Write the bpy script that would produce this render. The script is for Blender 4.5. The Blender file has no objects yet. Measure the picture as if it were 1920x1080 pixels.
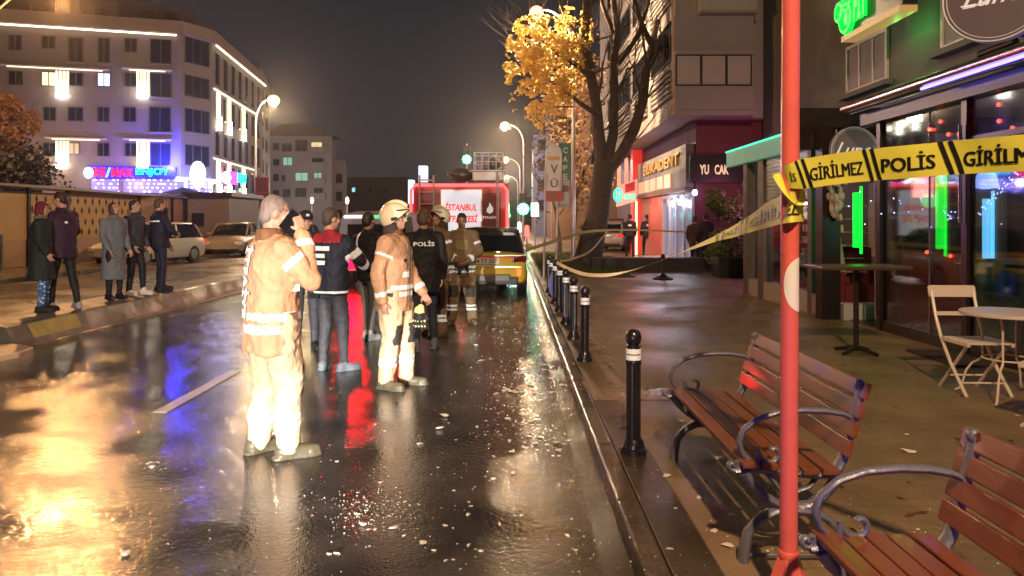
import bpy, bmesh, math, random
import numpy as np
from mathutils import Vector, Matrix, noise
from mathutils.bvhtree import BVHTree
random.seed(7)
R = math.radians
scene = bpy.context.scene
col = scene.collection
# ---------------------------------------------------------------- camera, world, exposure
F = 1387.0; HC = 1.62; HY = 415.0
cd = bpy.data.cameras.new("camera"); cam = bpy.data.objects.new("camera", cd); col.objects.link(cam)
cam.location = (0, 0, HC); cam.rotation_euler = (R(90), 0, 0)
cd.sensor_width = 36; cd.lens = 36 * F / 1920; cd.shift_y = -(540 - HY) / 1920
cd.clip_start = 0.05; cd.clip_end = 3000
scene.camera = cam
w = bpy.data.worlds.new("World"); scene.world = w; w.use_nodes = True
nt = w.node_tree; nt.nodes.clear()
wo = nt.nodes.new('ShaderNodeOutputWorld'); bg = nt.nodes.new('ShaderNodeBackground')
tc = nt.nodes.new('ShaderNodeTexCoord'); sp = nt.nodes.new('ShaderNodeSeparateXYZ'); cr = nt.nodes.new('ShaderNodeValToRGB')
nt.links.new(tc.outputs['Generated'], sp.inputs[0]); nt.links.new(sp.outputs['Z'], cr.inputs[0])
cr.color_ramp.elements[0].position = 0.0; cr.color_ramp.elements[0].color = (.036, .032, .034, 1)
cr.color_ramp.elements[1].position = 0.3; cr.color_ramp.elements[1].color = (.021, .021, .025, 1)
nt.links.new(cr.outputs[0], bg.inputs[0]); bg.inputs[1].default_value = 1.0
nt.links.new(bg.outputs[0], wo.inputs[0])
scene.view_settings.view_transform = 'Standard'; scene.view_settings.look = 'None'
scene.view_settings.exposure = 0.0; scene.view_settings.gamma = 1
try:
    cy = scene.cycles
    cy.use_denoising = True; cy.max_bounces = 6; cy.diffuse_bounces = 3; cy.glossy_bounces = 4
    cy.transmission_bounces = 5; cy.transparent_max_bounces = 8; cy.sample_clamp_indirect = 4; cy.caustics_reflective = False
    cy.caustics_refractive = False
except Exception: pass

def W(px, py, Y): return Vector(((px - 960) / F * Y, Y, HC - (py - HY) / F * Y))
def G(px, py, z=0.0):
    Y = (HC - z) * F / (py - HY); return Vector(((px - 960) / F * Y, Y, z))

# ---------------------------------------------------------------- tags
def tag(o, label=None, cat=None, group=None, kind=None):
    if label: o['label'] = label
    if cat: o['category'] = cat
    if group: o['group'] = group
    if kind: o['kind'] = kind
    return o
def thing(name, label, cat, loc=(0, 0, 0), rz=0, group=None):
    o = bpy.data.objects.new(name, None); col.objects.link(o); o.location = loc; o.rotation_euler = (0, 0, rz)
    o.empty_display_size = .2
    return tag(o, label, cat, group)
def copy_tree(o, parent=None):
    c = o.copy(); col.objects.link(c)
    if parent: c.parent = parent
    for ch in list(o.children): copy_tree(ch, c)
    return c

# ---------------------------------------------------------------- materials
_m = {}
def mat(name, c, r=.6, metal=0, em=None, es=0, bump=0, bs=40, var=0, vs=8, spec=None, coat=0, alpha=1, trans=0):
    if name in _m: return _m[name]
    m = bpy.data.materials.new(name); m.use_nodes = True; n = m.node_tree; b = n.nodes['Principled BSDF']
    b.inputs['Base Color'].default_value = (*c, 1); b.inputs['Roughness'].default_value = r
    b.inputs['Metallic'].default_value = metal
    if spec is not None: b.inputs['Specular IOR Level'].default_value = spec
    if coat: b.inputs['Coat Weight'].default_value = coat; b.inputs['Coat Roughness'].default_value = .08
    if trans: b.inputs['Transmission Weight'].default_value = trans
    if alpha < 1: b.inputs['Alpha'].default_value = alpha
    if em: b.inputs['Emission Color'].default_value = (*em, 1); b.inputs['Emission Strength'].default_value = es
    if var or bump:
        t = n.nodes.new('ShaderNodeTexCoord')
    if var:
        q = n.nodes.new('ShaderNodeTexNoise'); q.inputs['Scale'].default_value = vs; q.inputs['Detail'].default_value = 5
        n.links.new(t.outputs['Object'], q.inputs['Vector'])
        k = n.nodes.new('ShaderNodeMix'); k.data_type = 'RGBA'
        k.inputs[6].default_value = (*[x * (1 - var) for x in c], 1); k.inputs[7].default_value = (*[min(1, x * (1 + var)) for x in c], 1)
        n.links.new(q.outputs['Fac'], k.inputs[0]); n.links.new(k.outputs[2], b.inputs['Base Color'])
    if bump:
        q = n.nodes.new('ShaderNodeTexNoise'); q.inputs['Scale'].default_value = bs; q.inputs['Detail'].default_value = 3
        n.links.new(t.outputs['Object'], q.inputs['Vector'])
        u = n.nodes.new('ShaderNodeBump'); u.inputs['Strength'].default_value = bump; u.inputs['Distance'].default_value = .02
        n.links.new(q.outputs['Fac'], u.inputs['Height']); n.links.new(u.outputs[0], b.inputs['Normal'])
    _m[name] = m; return m
def glow(name, c, s): return mat(name, c, .5, em=c, es=s)

def wet(name, c0, c1, r0, r1, rs, bumps, pave=None, spec=.5):
    """wet ground: colour noise, roughness patches (puddles), several bump layers"""
    m = bpy.data.materials.new(name); m.use_nodes = True; n = m.node_tree; b = n.nodes['Principled BSDF']; L = n.links.new
    g = n.nodes.new('ShaderNodeNewGeometry')
    def nz(s, d=4):
        q = n.nodes.new('ShaderNodeTexNoise'); q.inputs['Scale'].default_value = s; q.inputs['Detail'].default_value = d
        L(g.outputs['Position'], q.inputs['Vector']); return q
    k = n.nodes.new('ShaderNodeMix'); k.data_type = 'RGBA'; k.inputs[6].default_value = (*c0, 1); k.inputs[7].default_value = (*c1, 1)
    a = nz(2.1, 8); rr = n.nodes.new('ShaderNodeMapRange'); rr.inputs[1].default_value = .3; rr.inputs[2].default_value = .7
    L(a.outputs['Fac'], rr.inputs[0]); L(rr.outputs[0], k.inputs[0])
    colr = k.outputs[2]
    if pave:
        br = n.nodes.new('ShaderNodeTexBrick'); br.inputs['Scale'].default_value = pave; br.inputs['Mortar Size'].default_value = .012
        br.inputs['Color1'].default_value = (.92, .92, .92, 1); br.inputs['Color2'].default_value = (1.06, 1.04, 1.02, 1); br.inputs['Mortar'].default_value = (.72, .72, .72, 1)
        L(g.outputs['Position'], br.inputs['Vector'])
        mm = n.nodes.new('ShaderNodeMix'); mm.data_type = 'RGBA'; mm.blend_type = 'MULTIPLY'; mm.inputs[0].default_value = 1
        L(colr, mm.inputs[6]); L(br.outputs['Color'], mm.inputs[7]); colr = mm.outputs[2]
    L(colr, b.inputs['Base Color'])
    p = nz(rs, 3); r2 = n.nodes.new('ShaderNodeMapRange'); r2.inputs[1].default_value = .38; r2.inputs[2].default_value = .62
    r2.inputs[3].default_value = r0; r2.inputs[4].default_value = r1; L(p.outputs['Fac'], r2.inputs[0]); L(r2.outputs[0], b.inputs['Roughness'])
    b.inputs['Specular IOR Level'].default_value = spec
    prev = None
    for (s, st, dist) in bumps:
        q = nz(s, 2) if s > 0 else n.nodes.new('ShaderNodeTexVoronoi')
        if s < 0: q.inputs['Scale'].default_value = -s; L(g.outputs['Position'], q.inputs['Vector']); q.feature = 'SMOOTH_F1'
        u = n.nodes.new('ShaderNodeBump'); u.inputs['Distance'].default_value = dist
        mk = nz(.9 + .13 * abs(s) ** .3, 3); mr_ = n.nodes.new('ShaderNodeMapRange'); mr_.inputs[1].default_value = .35; mr_.inputs[2].default_value = .65; mr_.inputs[3].default_value = st * .35; mr_.inputs[4].default_value = st * 1.35; L(mk.outputs['Fac'], mr_.inputs[0]); L(mr_.outputs[0], u.inputs['Strength'])
        L(q.outputs['Fac' if s > 0 else 'Distance'], u.inputs['Height'])
        if prev: L(prev.outputs[0], u.inputs['Normal'])
        prev = u
    if prev: L(prev.outputs[0], b.inputs['Normal'])
    return m

# ---------------------------------------------------------------- mesh builder
class MB:
    def __init__(s): s.v = []; s.f = []; s.m = []
    def add(s, vs, fs, m=0):
        o = len(s.v); s.v += [tuple(x) for x in vs]; s.f += [tuple(i + o for i in f) for f in fs]; s.m += [m] * len(fs); return s
    def box(s, c, d, rz=0, m=0, rot=None, taper=1):
        x, y, z = d[0] / 2, d[1] / 2, d[2] / 2
        M = rot if rot is not None else Matrix.Rotation(rz, 3, 'Z'); C = Vector(c)
        vs = [C + M @ Vector((a * x * (taper if k > 0 else 1), b * y * (taper if k > 0 else 1), k * z)) for k in (-1, 1) for a, b in ((-1, -1), (1, -1), (1, 1), (-1, 1))]
        return s.add(vs, [(3, 2, 1, 0), (4, 5, 6, 7), (0, 1, 5, 4), (1, 2, 6, 5), (2, 3, 7, 6), (3, 0, 4, 7)], m)
    def bb(s, x0, x1, y0, y1, z0, z1, m=0): return s.box(((x0 + x1) / 2, (y0 + y1) / 2, (z0 + z1) / 2), (x1 - x0, y1 - y0, z1 - z0), 0, m)
    def cyl(s, p0, p1, r0, r1=None, n=12, m=0): return s.tube([p0, p1], [r0, r0 if r1 is None else r1], n, m)
    def tube(s, pts, r, n=8, m=0, flat=1.0, up=None):
        pts = [Vector(p) for p in pts]; N = len(pts)
        rs = r if isinstance(r, (list, tuple)) else [r] * N
        vs = []; pa = None
        for i, p in enumerate(pts):
            t = (pts[min(i + 1, N - 1)] - pts[max(i - 1, 0)])
            t = t.normalized() if t.length > 1e-9 else Vector((0, 0, 1))
            if up is not None: a = Vector(up) - t * Vector(up).dot(t)
            elif pa is None: a = t.orthogonal()
            else: a = pa - t * pa.dot(t)
            a = a.normalized() if a.length > 1e-6 else t.orthogonal().normalized()
            pa = a; b = t.cross(a)
            for k in range(n):
                g = 2 * math.pi * k / n; vs.append(p + (a * math.cos(g) * flat + b * math.sin(g)) * rs[i])
        fs = [(i * n + k, i * n + (k + 1) % n, (i + 1) * n + (k + 1) % n, (i + 1) * n + k) for i in range(N - 1) for k in range(n)]
        fs += [tuple(range(n - 1, -1, -1)), tuple((N - 1) * n + k for k in range(n))]
        return s.add(vs, fs, m)
    def cap(s, p0, p1, r0, r1, n=12, m=0, k=3):
        p0 = Vector(p0); p1 = Vector(p1); d = p1 - p0; L = max(d.length, 1e-6); t = d / L
        pts = []; rs = []
        for i in range(k): g = math.pi / 2 * (1 - i / k); pts.append(p0 - t * r0 * math.sin(g)); rs.append(max(r0 * math.cos(g), r0 * .02))
        pts.append(p0); rs.append(r0); pts.append(p1); rs.append(r1)
        for i in range(1, k + 1): g = math.pi / 2 * i / k; pts.append(p1 + t * r1 * math.sin(g)); rs.append(max(r1 * math.cos(g), r1 * .02))
        return s.tube(pts, rs, n, m)
    def ell(s, c, r, n=16, h=10, m=0, rot=None):
        c = Vector(c); M = rot or Matrix.Identity(3); vs = []
        for i in range(1, h):
            a = math.pi * i / h
            for k in range(n):
                g = 2 * math.pi * k / n; vs.append(c + M @ Vector((r[0] * math.sin(a) * math.cos(g), r[1] * math.sin(a) * math.sin(g), r[2] * math.cos(a))))
        o = len(vs); vs += [c + M @ Vector((0, 0, r[2])), c - M @ Vector((0, 0, r[2]))]
        fs = [(i * n + k, (i + 1) * n + k, (i + 1) * n + (k + 1) % n, i * n + (k + 1) % n) for i in range(h - 2) for k in range(n)]
        fs += [(o, k, (k + 1) % n) for k in range(n)] + [(o + 1, (h - 2) * n + (k + 1) % n, (h - 2) * n + k) for k in range(n)]
        return s.add(vs, fs, m)
    def loft(s, rings, n=20, m=0, p=2.3):
        """rings: (cx, cy, z, rx, ry)"""
        vs = []
        for (cx, cy_, z, rx, ry) in rings:
            for k in range(n):
                g = 2 * math.pi * k / n; c_, s_ = math.cos(g), math.sin(g)
                e = 2 / p; vs.append((cx + rx * math.copysign(abs(c_) ** e, c_), cy_ + ry * math.copysign(abs(s_) ** e, s_), z))
        N = len(rings)
        fs = [(i * n + k, i * n + (k + 1) % n, (i + 1) * n + (k + 1) % n, (i + 1) * n + k) for i in range(N - 1) for k in range(n)]
        fs += [tuple(range(n - 1, -1, -1)), tuple((N - 1) * n + k for k in range(n))]
        return s.add(vs, fs, m)
    def lathe(s, prof, c=(0, 0, 0), n=20, m=0):
        c = Vector(c); vs = [c + Vector((r * math.cos(2 * math.pi * k / n), r * math.sin(2 * math.pi * k / n), z)) for (r, z) in prof for k in range(n)]
        N = len(prof)
        fs = [(i * n + k, i * n + (k + 1) % n, (i + 1) * n + (k + 1) % n, (i + 1) * n + k) for i in range(N - 1) for k in range(n)]
        fs += [tuple(range(n - 1, -1, -1)), tuple((N - 1) * n + k for k in range(n))]
        return s.add(vs, fs, m)
    def prism(s, poly, o, ax, ay, d, m=0):
        """poly 2D in axes ax, ay at origin o, extruded by vector d"""
        o = Vector(o); ax = Vector(ax); ay = Vector(ay); d = Vector(d); n = len(poly)
        vs = [o + ax * a + ay * b for a, b in poly] + [o + ax * a + ay * b + d for a, b in poly]
        return s.add(vs, [tuple(range(n - 1, -1, -1)), tuple(range(n, 2 * n))] + [(i, (i + 1) % n, n + (i + 1) % n, n + i) for i in range(n)], m)
    def mesh(s, name):
        me = bpy.data.meshes.new(name); me.from_pydata(s.v, [], s.f); me.update(); return me
    def build(s, name, mats, parent=None, smooth=False, bevel=0):
        me = s.mesh(name)
        if not isinstance(mats, (list, tuple)): mats = [mats]
        for m in mats: me.materials.append(m)
        me.polygons.foreach_set('material_index', s.m)
        bm = bmesh.new(); bm.from_mesh(me); bmesh.ops.recalc_face_normals(bm, faces=bm.faces)
        if bevel: bmesh.ops.bevel(bm, geom=list(bm.edges), offset=bevel, segments=2, affect='EDGES', profile=.6, clamp_overlap=True)
        bm.to_mesh(me); bm.free()
        if smooth:
            me.polygons.foreach_set('use_smooth', [True] * len(me.polygons))
            try: me.set_sharp_from_angle(angle=R(42))
            except Exception: pass
        o = bpy.data.objects.new(name, me); col.objects.link(o)
        if parent: o.parent = parent
        return o
def struct(name, mb, m, **k): o = mb.build(name, m, **k); o['kind'] = 'structure'; return o

def text_data(body, size=1, ext=.0, off=0, align='CENTER', sx=1.0):
    cu = bpy.data.curves.new('txt', 'FONT'); cu.body = body; cu.size = size; cu.extrude = ext; cu.offset = off; cu.resolution_u = 3
    cu.align_x = align; cu.align_y = 'CENTER'
    o = bpy.data.objects.new('txt', cu); col.objects.link(o); bpy.context.view_layer.update()
    me = bpy.data.meshes.new_from_object(o.evaluated_get(bpy.context.evaluated_depsgraph_get()))
    bpy.data.objects.remove(o); bpy.data.curves.remove(cu)
    return me
def fit_text(body, w_, h_, ext=0, off=.02):
    """text mesh fitted into w_ x h_, centred on the origin"""
    me = text_data(body, 1, ext, off); co = np.array([v.co for v in me.vertices])
    lo, hi = co.min(0), co.max(0); c = (lo + hi) / 2; s = hi - lo
    for v in me.vertices:
        v.co.x = (v.co.x - c[0]) / s[0] * w_; v.co.y = (v.co.y - c[1]) / s[1] * h_
        if ext: v.co.z = v.co.z
    return me
def sign_text(name, body, o, right, up, w_, h_, m, parent=None, ext=.01, off=.02):
    me = fit_text(body, w_, h_, ext, off); me.materials.clear(); me.materials.append(m); me.name = name
    r = Vector(right).normalized(); u = Vector(up).normalized(); n = r.cross(u); o = Vector(o)
    for v in me.vertices: v.co = o + r * v.co.x + u * v.co.y + n * (v.co.z + ext)
    for p in me.polygons: p.material_index = 0
    ob = bpy.data.objects.new(name, me); col.objects.link(ob)
    if parent: ob.parent = parent
    return ob

def light(kind, loc, power, color, parent=None, size=.1, rot=None, spot=None, blend=.5, name='lamp_or_fill_light'):
    d = bpy.data.lights.new(name, kind); d.energy = power; d.color = color
    if kind in ('POINT', 'SPOT'): d.shadow_soft_size = size
    if kind == 'AREA': d.size = size
    if spot: d.spot_size = R(spot); d.spot_blend = blend
    o = bpy.data.objects.new(name, d); col.objects.link(o); o.location = loc
    if rot is not None: o.rotation_euler = rot
    if parent: o.parent = parent
    return o
def aim(o, d): o.rotation_euler = Vector(d).to_track_quat('-Z', 'Y').to_euler()
SOD = (1, .66, .38)
# ================================================================ GROUND
M_road = wet('wet_asphalt', (.028, .025, .023), (.085, .073, .064), .07, .17, .55, [(1.6, .03, .05), (-38, .17, .012), (95, .36, .006)], spec=.75)
M_road2 = wet('wet_asphalt_far', (.04, .03, .022), (.07, .05, .036), .2, .4, .5, [(3.0, .12, .05), (90, .4, .010)], spec=.6)
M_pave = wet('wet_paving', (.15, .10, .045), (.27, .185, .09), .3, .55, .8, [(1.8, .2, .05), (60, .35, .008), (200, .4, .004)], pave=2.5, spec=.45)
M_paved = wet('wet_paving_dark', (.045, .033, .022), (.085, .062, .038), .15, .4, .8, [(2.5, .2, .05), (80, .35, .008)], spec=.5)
M_kerb = wet('wet_kerb_stone', (.05, .035, .022), (.10, .07, .045), .08, .25, 2, [(12, .25, .03), (90, .3, .01)], spec=.9)
M_conc = wet('old_concrete', (.08, .07, .055), (.15, .13, .105), .3, .6, 2, [(6, .3, .04), (70, .4, .01)])
M_paint = mat('road_paint', (.33, .31, .29), .35, var=.3, vs=9, bump=.3, bs=90)
M_paintw = mat('kerb_warm_paint', (.62, .45, .3), .45, var=.2, vs=6)
KX = .565
struct('ground', MB().bb(-400, 400, -60, 900, -.6, -.05), mat('earth', (.03, .026, .022), .9))
b = MB()
xs = np.linspace(-6.35, KX, 15); ys = list(np.linspace(-12, 30, 43)) + [40, 60, 100, 200, 420]
vs = [(x, y, -.002 * noise.noise(Vector((x * .5, y * .3, 1))) if y < 29 else 0) for y in ys for x in xs]
nx = len(xs); b.add(vs, [(j * nx + i, j * nx + i + 1, (j + 1) * nx + i + 1, (j + 1) * nx + i) for j in range(len(ys) - 1) for i in range(nx - 1)])
struct('road', b, M_road, smooth=True)
# opposite carriageway, set a little higher
struct('opposite_road', MB().bb(-12.3, -7.45, -12, 420, -.3, .10), M_road2)
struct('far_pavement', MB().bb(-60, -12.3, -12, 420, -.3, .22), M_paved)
# lane dashes
b = MB()
for y0 in (6.27 - 9.6, 6.27, 17.5, 28, 38): b.bb(-3.045, -2.925, y0, y0 + (1.75 if y0 < 10 else 2.5), -.02, .005)
b.bb(-6.33, -6.22, 9.7, 60, -.02, .006)
struct('road_marking', b, M_paint)
b = MB(); pl = [(-7.5, 8.25), (-5.95, 8.5), (-5.86, 8.8), (-5.95, 9.2), (-6.3, 9.4), (-7.5, 9.45)]
b.prism(pl, (0, 0, -.03), (1, 0, 0), (0, 1, 0), (0, 0, .10)); struct('traffic_island', b, M_paintw, bevel=.02)
# raised median with battered kerb face
b = MB(); n = 60
yy = np.linspace(9.5, 160, n)
prof = [(-6.36, -.05), (-6.40, .06), (-6.50, .25), (-6.56, .27), (-7.36, .27), (-7.45, .2), (-7.47, -.05)]
vs = [(px_, y, z) for y in yy for px_, z in prof]; k = len(prof)
b.add(vs, [(j * k + i, j * k + i + 1, (j + 1) * k + i + 1, (j + 1) * k + i) for j in range(n - 1) for i in range(k - 1)] + [tuple(range(k)), ])
b.m = [0] * len(b.f)
struct('median', b, M_conc)
b = MB()
for (y0, y1) in ((9.9, 11.0),):
    b.add([(-6.395, y0, .06), (-6.395, y1, .06), (-6.492, y1, .248), (-6.492, y0, .248)], [(0, 1, 2, 3)])
struct('kerb_paint', b, mat('yellow_kerb_paint', (.36, .27, .03), .5, var=.5, vs=7))
# right pavement
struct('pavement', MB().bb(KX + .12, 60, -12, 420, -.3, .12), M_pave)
b = MB()
y = -6.0
while y < 60:
    b.bb(KX, KX + .115, y, y + .985, -.2, .122 + random.uniform(-.003, .003)); y += 1.0
struct('kerb', b, M_kerb, bevel=.014)
struct('gutter_strip', MB().add([(KX - .22, -6, -.002), (KX - .004, -6, .004), (KX - .004, 60, .004), (KX - .22, 60, -.002)], [(0, 1, 2, 3)]),
       wet('wet_gutter', (.03, .024, .018), (.07, .05, .035), .06, .25, 1.5, [(5, .2, .04), (120, .4, .008)], spec=.9))
b = MB(); b.bb(.90, 1.13, -6, 4.3, .118, .1245); b.bb(KX + .16, 1.35, 6.2, 6.62, .118, .1245)
b.bb(.90, 1.05, 6.7, 30, .118, .1245)
struct('paving_strip', b, wet('pale_paving', (.22, .145, .08), (.32, .22, .13), .2, .45, 2, [(4, .2, .04), (90, .4, .008)], spec=.5))
struct('paving_channel', MB().bb(KX + .125, .895, -6, 6.19, .118, .1243), M_paved)
# verge with grass beyond
b = MB()
for i in range(5200):
    x = random.uniform(.85, 3.2); y = random.uniform(20, 33); h = random.uniform(.08, .22); a = random.uniform(0, 6.28)
    dx, dy = .02 * math.cos(a), .02 * math.sin(a)
    b.add([(x - dx, y - dy, .14), (x + dx, y + dy, .14), (x + random.uniform(-.06, .06), y + random.uniform(-.06, .06), .14 + h)], [(0, 1, 2)])
tag(b.build('grass', mat('grass', (.09, .11, .02), .6, var=.5, vs=3)), 'strip of short yellow green grass around the foot of the big tree', 'grass', kind='stuff')
struct('verge', MB().bb(.8, 3.3, 19.8, 33.3, .1, .142), mat('verge_soil', (.07, .055, .03), .8, var=.4, vs=3, bump=.5, bs=20))
# distant hills
b = MB(); n = 70
vs = []
for i in range(n):
    x = -260 + 520 * i / (n - 1); h = 13 + 6 * noise.noise(Vector((x * .02, 3, 0))) + 2 * noise.noise(Vector((x * .13, 9, 0)))
    vs += [(x, 330, -1), (x, 330, h * .92), (x, 420, h * .8)]
b.add(vs, [(i * 3 + j, i * 3 + j + 1, i * 3 + j + 4, i * 3 + j + 3) for i in range(n - 1) for j in (0, 1)])
struct('hill', b, mat('hill_dark', (.02, .018, .016), .9, var=.4, vs=.1))

# ================================================================ STREET LAMPS
M_pole = mat('galvanised', (.5, .47, .43), .4, .7)
M_lamp = glow('sodium_lamp', (1, .50, .20), 4.5)
def street_lamp(x, y, head_x, h, label, power, z0=.1, es=None, rad=.17, colr=None, lm=None):
    t = thing('street_lamp', label, 'street lamp', (x, y, z0), 0, 'street lamps')
    d = head_x - x; hh = h - z0
    b = MB(); pts = [(0, 0, 0), (0, 0, hh * .55), (0, 0, hh * .84)]
    for i in range(1, 9):
        a = math.pi / 2 * i / 8; pts.append((d * .85 * (1 - math.cos(a)), 0, hh * .84 + (hh * .16 + .08) * math.sin(a)))
    pts.append((d * .9, 0, hh + .07)); b.tube(pts, [.085, .065, .05] + [.042] * 8 + [.042], 10)
    b.cyl((0, 0, 0), (0, 0, .5), .11, .1); b.build('pole', M_pole, t, smooth=True)
    s = 1 if d > 0 else -1
    b = MB(); b.loft([(d, 0, hh + .02, .24, .11), (d, 0, hh + .07, .25, .12), (d, 0, hh + .12, .16, .08)], 16); b.build('lamp_head', M_pole, t, smooth=True)
    b = MB(); b.ell((d, 0, hh - .03), (rad, rad, rad * .9), 14, 8); b.build('lamp_lens', lm or M_lamp, t, smooth=True)
    light('POINT', (d, 0, hh - .32 - rad * .3), power, colr or SOD, t, .14)
    return t
street_lamp(-15.6, 45, -14.5, 9, 'street lamp glowing in front of the hotel side, left of the road', 5500, .22, rad=.36)
street_lamp(2.16, 26, .86, 9, 'street lamp shining among the golden leaves of the big tree', 5200, .12, rad=.24)
street_lamp(.9, 57, -.55, 9, 'street lamp above the fire engine on a thin pole right of the road', 7000, .12, rad=.36)
street_lamp(.95, 88, -.75, 9, 'far street lamp small and low over the fire engine roof', 7000, .12, rad=.4)
street_lamp(.95, 122, -.9, 9, 'farthest street lamp on the right of the road', 6000, .12, rad=.3)
street_lamp(-16.7, 23.6, -14.35, 9, 'street lamp over the opposite carriageway, just out of the frame at top left', 3600, .22, colr=(1, .47, .17), lm=glow('sodium_lamp_dim', (1, .5, .2), 9))
street_lamp(1.9, -3.5, .7, 8.5, 'street lamp behind the camera above the benches', 4800, .12)
# car behind the camera with headlights on (only its light reaches the picture)
# ================================================================ BUILDINGS
M_glassd = mat('dark_glass', (.012, .013, .02), .1, spec=.4)
M_frame = mat('window_frame', (.09, .085, .085), .5)
M_led = glow('led_warm', (1, .86, .55), 3.2)
M_ledw = glow('led_white', (1, .93, .75), 14)
class Fac:
    """vertical facade between ground points P and Q (P left, Q right as seen from outside)"""
    def __init__(s, P, Q):
        s.P = Vector((*P, 0)); s.Q = Vector((*Q, 0)); s.d = (s.Q - s.P).normalized(); s.n = Vector((s.d.y, -s.d.x, 0)); s.L = (s.Q - s.P).length
        s.rz = math.atan2(s.d.y, s.d.x)
    def u(s, px):   # photo column -> distance along the wall
        k = (px - 960) / F; P, d = s.P, s.d
        return (k * P.y - P.x) / (d.x - k * d.y)
    def z(s, u, py): return HC - (py - HY) / F * (s.P + s.d * u).y
    def at(s, u, z, o=0): p = s.P + s.d * u + s.n * o; return Vector((p.x, p.y, z))
    def box(s, b, u0, u1, z0, z1, o0, o1, m=0):
        c = s.at((u0 + u1) / 2, (z0 + z1) / 2, (o0 + o1) / 2); b.box(c, (u1 - u0, o1 - o0, z1 - z0), s.rz, m)
def window(f, u0, u1, z0, z1, parent, frame=M_frame, glass=M_glassd, mull=1, sill=None, t=.08, name='window'):
    b = MB(); o = .05
    f.box(b, u0, u1, z1 - t, z1, -.05, o); f.box(b, u0, u1, z0, z0 + t, -.05, o)
    f.box(b, u0, u0 + t, z0 + t, z1 - t, -.05, o); f.box(b, u1 - t, u1, z0 + t, z1 - t, -.05, o)
    for i in range(mull):
        c = u0 + (u1 - u0) * (i + 1) / (mull + 1); f.box(b, c - t * .4, c + t * .4, z0 + t, z1 - t, -.05, o - .01)
    wn = b.build(name, frame, parent)
    b = MB(); f.box(b, u0 + t * .5, u1 - t * .5, z0 + t * .5, z1 - t * .5, -.04, .02); b.build('pane', glass, wn)
    if sill: b = MB(); f.box(b, u0 - .1, u1 + .1, z0 - .12, z0, -.02, .18); b.build('sill', sill, wn)
    return wn
def block(name, label, foot, z1, m, z0=-.1, cat='building', group=None):
    t = thing(name, label, cat, (0, 0, 0), 0, group)
    b = MB(); b.prism(foot, (0, 0, z0), (1, 0, 0), (0, 1, 0), (0, 0, z1 - z0)); b.build('wall', m, t); return t

# ---- hotel at the left corner
M_hotel = mat('hotel_render', (.19, .165, .155), .75, var=.12, vs=.25, bump=.2, bs=3)
P0 = (-45.5, 58); P1 = (-28.2, 63); P2 = (-26.8, 66); P3 = (-29.0, 86)
hotel = block('hotel', 'large pale corner hotel with light strips and glowing wall columns', [(-62, 54), P0, P1, P2, P3, (-50, 92)], 17.6, M_hotel)
f1 = Fac(P0, P1); f2 = Fac(P1, P2); f3 = Fac(P2, P3)
# roof storey and parapet
b = MB(); b.prism([(-62, 57), (-45, 60.5), (-30, 65), (-29, 68), (-31, 84), (-50, 90)], (0, 0, 17.6), (1, 0, 0), (0, 1, 0), (0, 0, 3.0)); b.build('roof_storey', mat('roof_dark', (.07, .055, .05), .8, var=.3, vs=.4), hotel)
b = MB()
for f in (f1, f2, f3): f.box(b, -.2, f.L + .2, 17.55, 18.6, -.3, .35)
b.build('parapet', mat('parapet', (.26, .2, .18), .8, var=.2, vs=.5), hotel)
for i in range(9):
    b = MB(); b.bb(-44 + i * 1.8, -43.2 + i * 1.8, 60 + i * .4, 60.3 + i * .4, 18.6, 19.4 + random.uniform(0, .8)); b.build('roof_planter', mat('roof_plant', (.05, .03, .025), .9), hotel)
M_curtain = mat('lit_window', (.3, .28, .2), .5, em=(1, .85, .5), es=1.4); M_blue = mat('lit_window_blue', (.3, .3, .5), .5, em=(.45, .5, 1), es=2.5)
wl = [(15, 65, 42, 95), (77, 67, 105, 92), (128, 70, 157, 117), (183, 71, 207, 118), (233, 71, 258, 99), (281, 73, 322, 120),
      (15, 132, 44, 160), (77, 134, 106, 162), (128, 135, 157, 162), (182, 136, 208, 163), (233, 136, 257, 163), (281, 137, 322, 183),
      (80, 200, 106, 227), (127, 200, 157, 228), (182, 200, 206, 229), (231, 200, 256, 229), (279, 200, 321, 248),
      (128, 267, 150, 290), (182, 267, 206, 294), (233, 267, 257, 294), (281, 267, 321, 312), (80, 267, 106, 294), (15, 200, 42, 228)]
for (a, c, d, e) in wl:
    u0, u1 = f1.u(a), f1.u(d); um = (u0 + u1) / 2
    g = M_glassd
    if (a, c) == (77, 134): g = M_curtain
    if (a, c) == (182, 136): g = M_blue
    if (a, c) == (128, 267): g = mat('lit_window_dim', (.3, .25, .15), .5, em=(1, .7, .4), es=.5)
    window(f1, u0, u1, f1.z(um, e), f1.z(um, c), hotel, glass=g, mull=1, sill=M_hotel if e - c > 40 else None)
for (c, e) in ((73, 122), (143, 184), (205, 250), (272, 312)):
    u0, u1 = .35, f2.L - .25; um = f2.L / 2; window(f2, u0, u1, f2.z(um, e), f2.z(um, c), hotel, mull=2, name='bay_window')
H3 = [(14.0, 17.0), (10.9, 13.2), (7.6, 10.0), (4.6, 6.9)]
for (z0, z1) in H3:
    for i in range(7): window(f3, 1.0 + i * 2.7, 2.4 + i * 2.7, z0, z1, hotel, mull=0)
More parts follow.
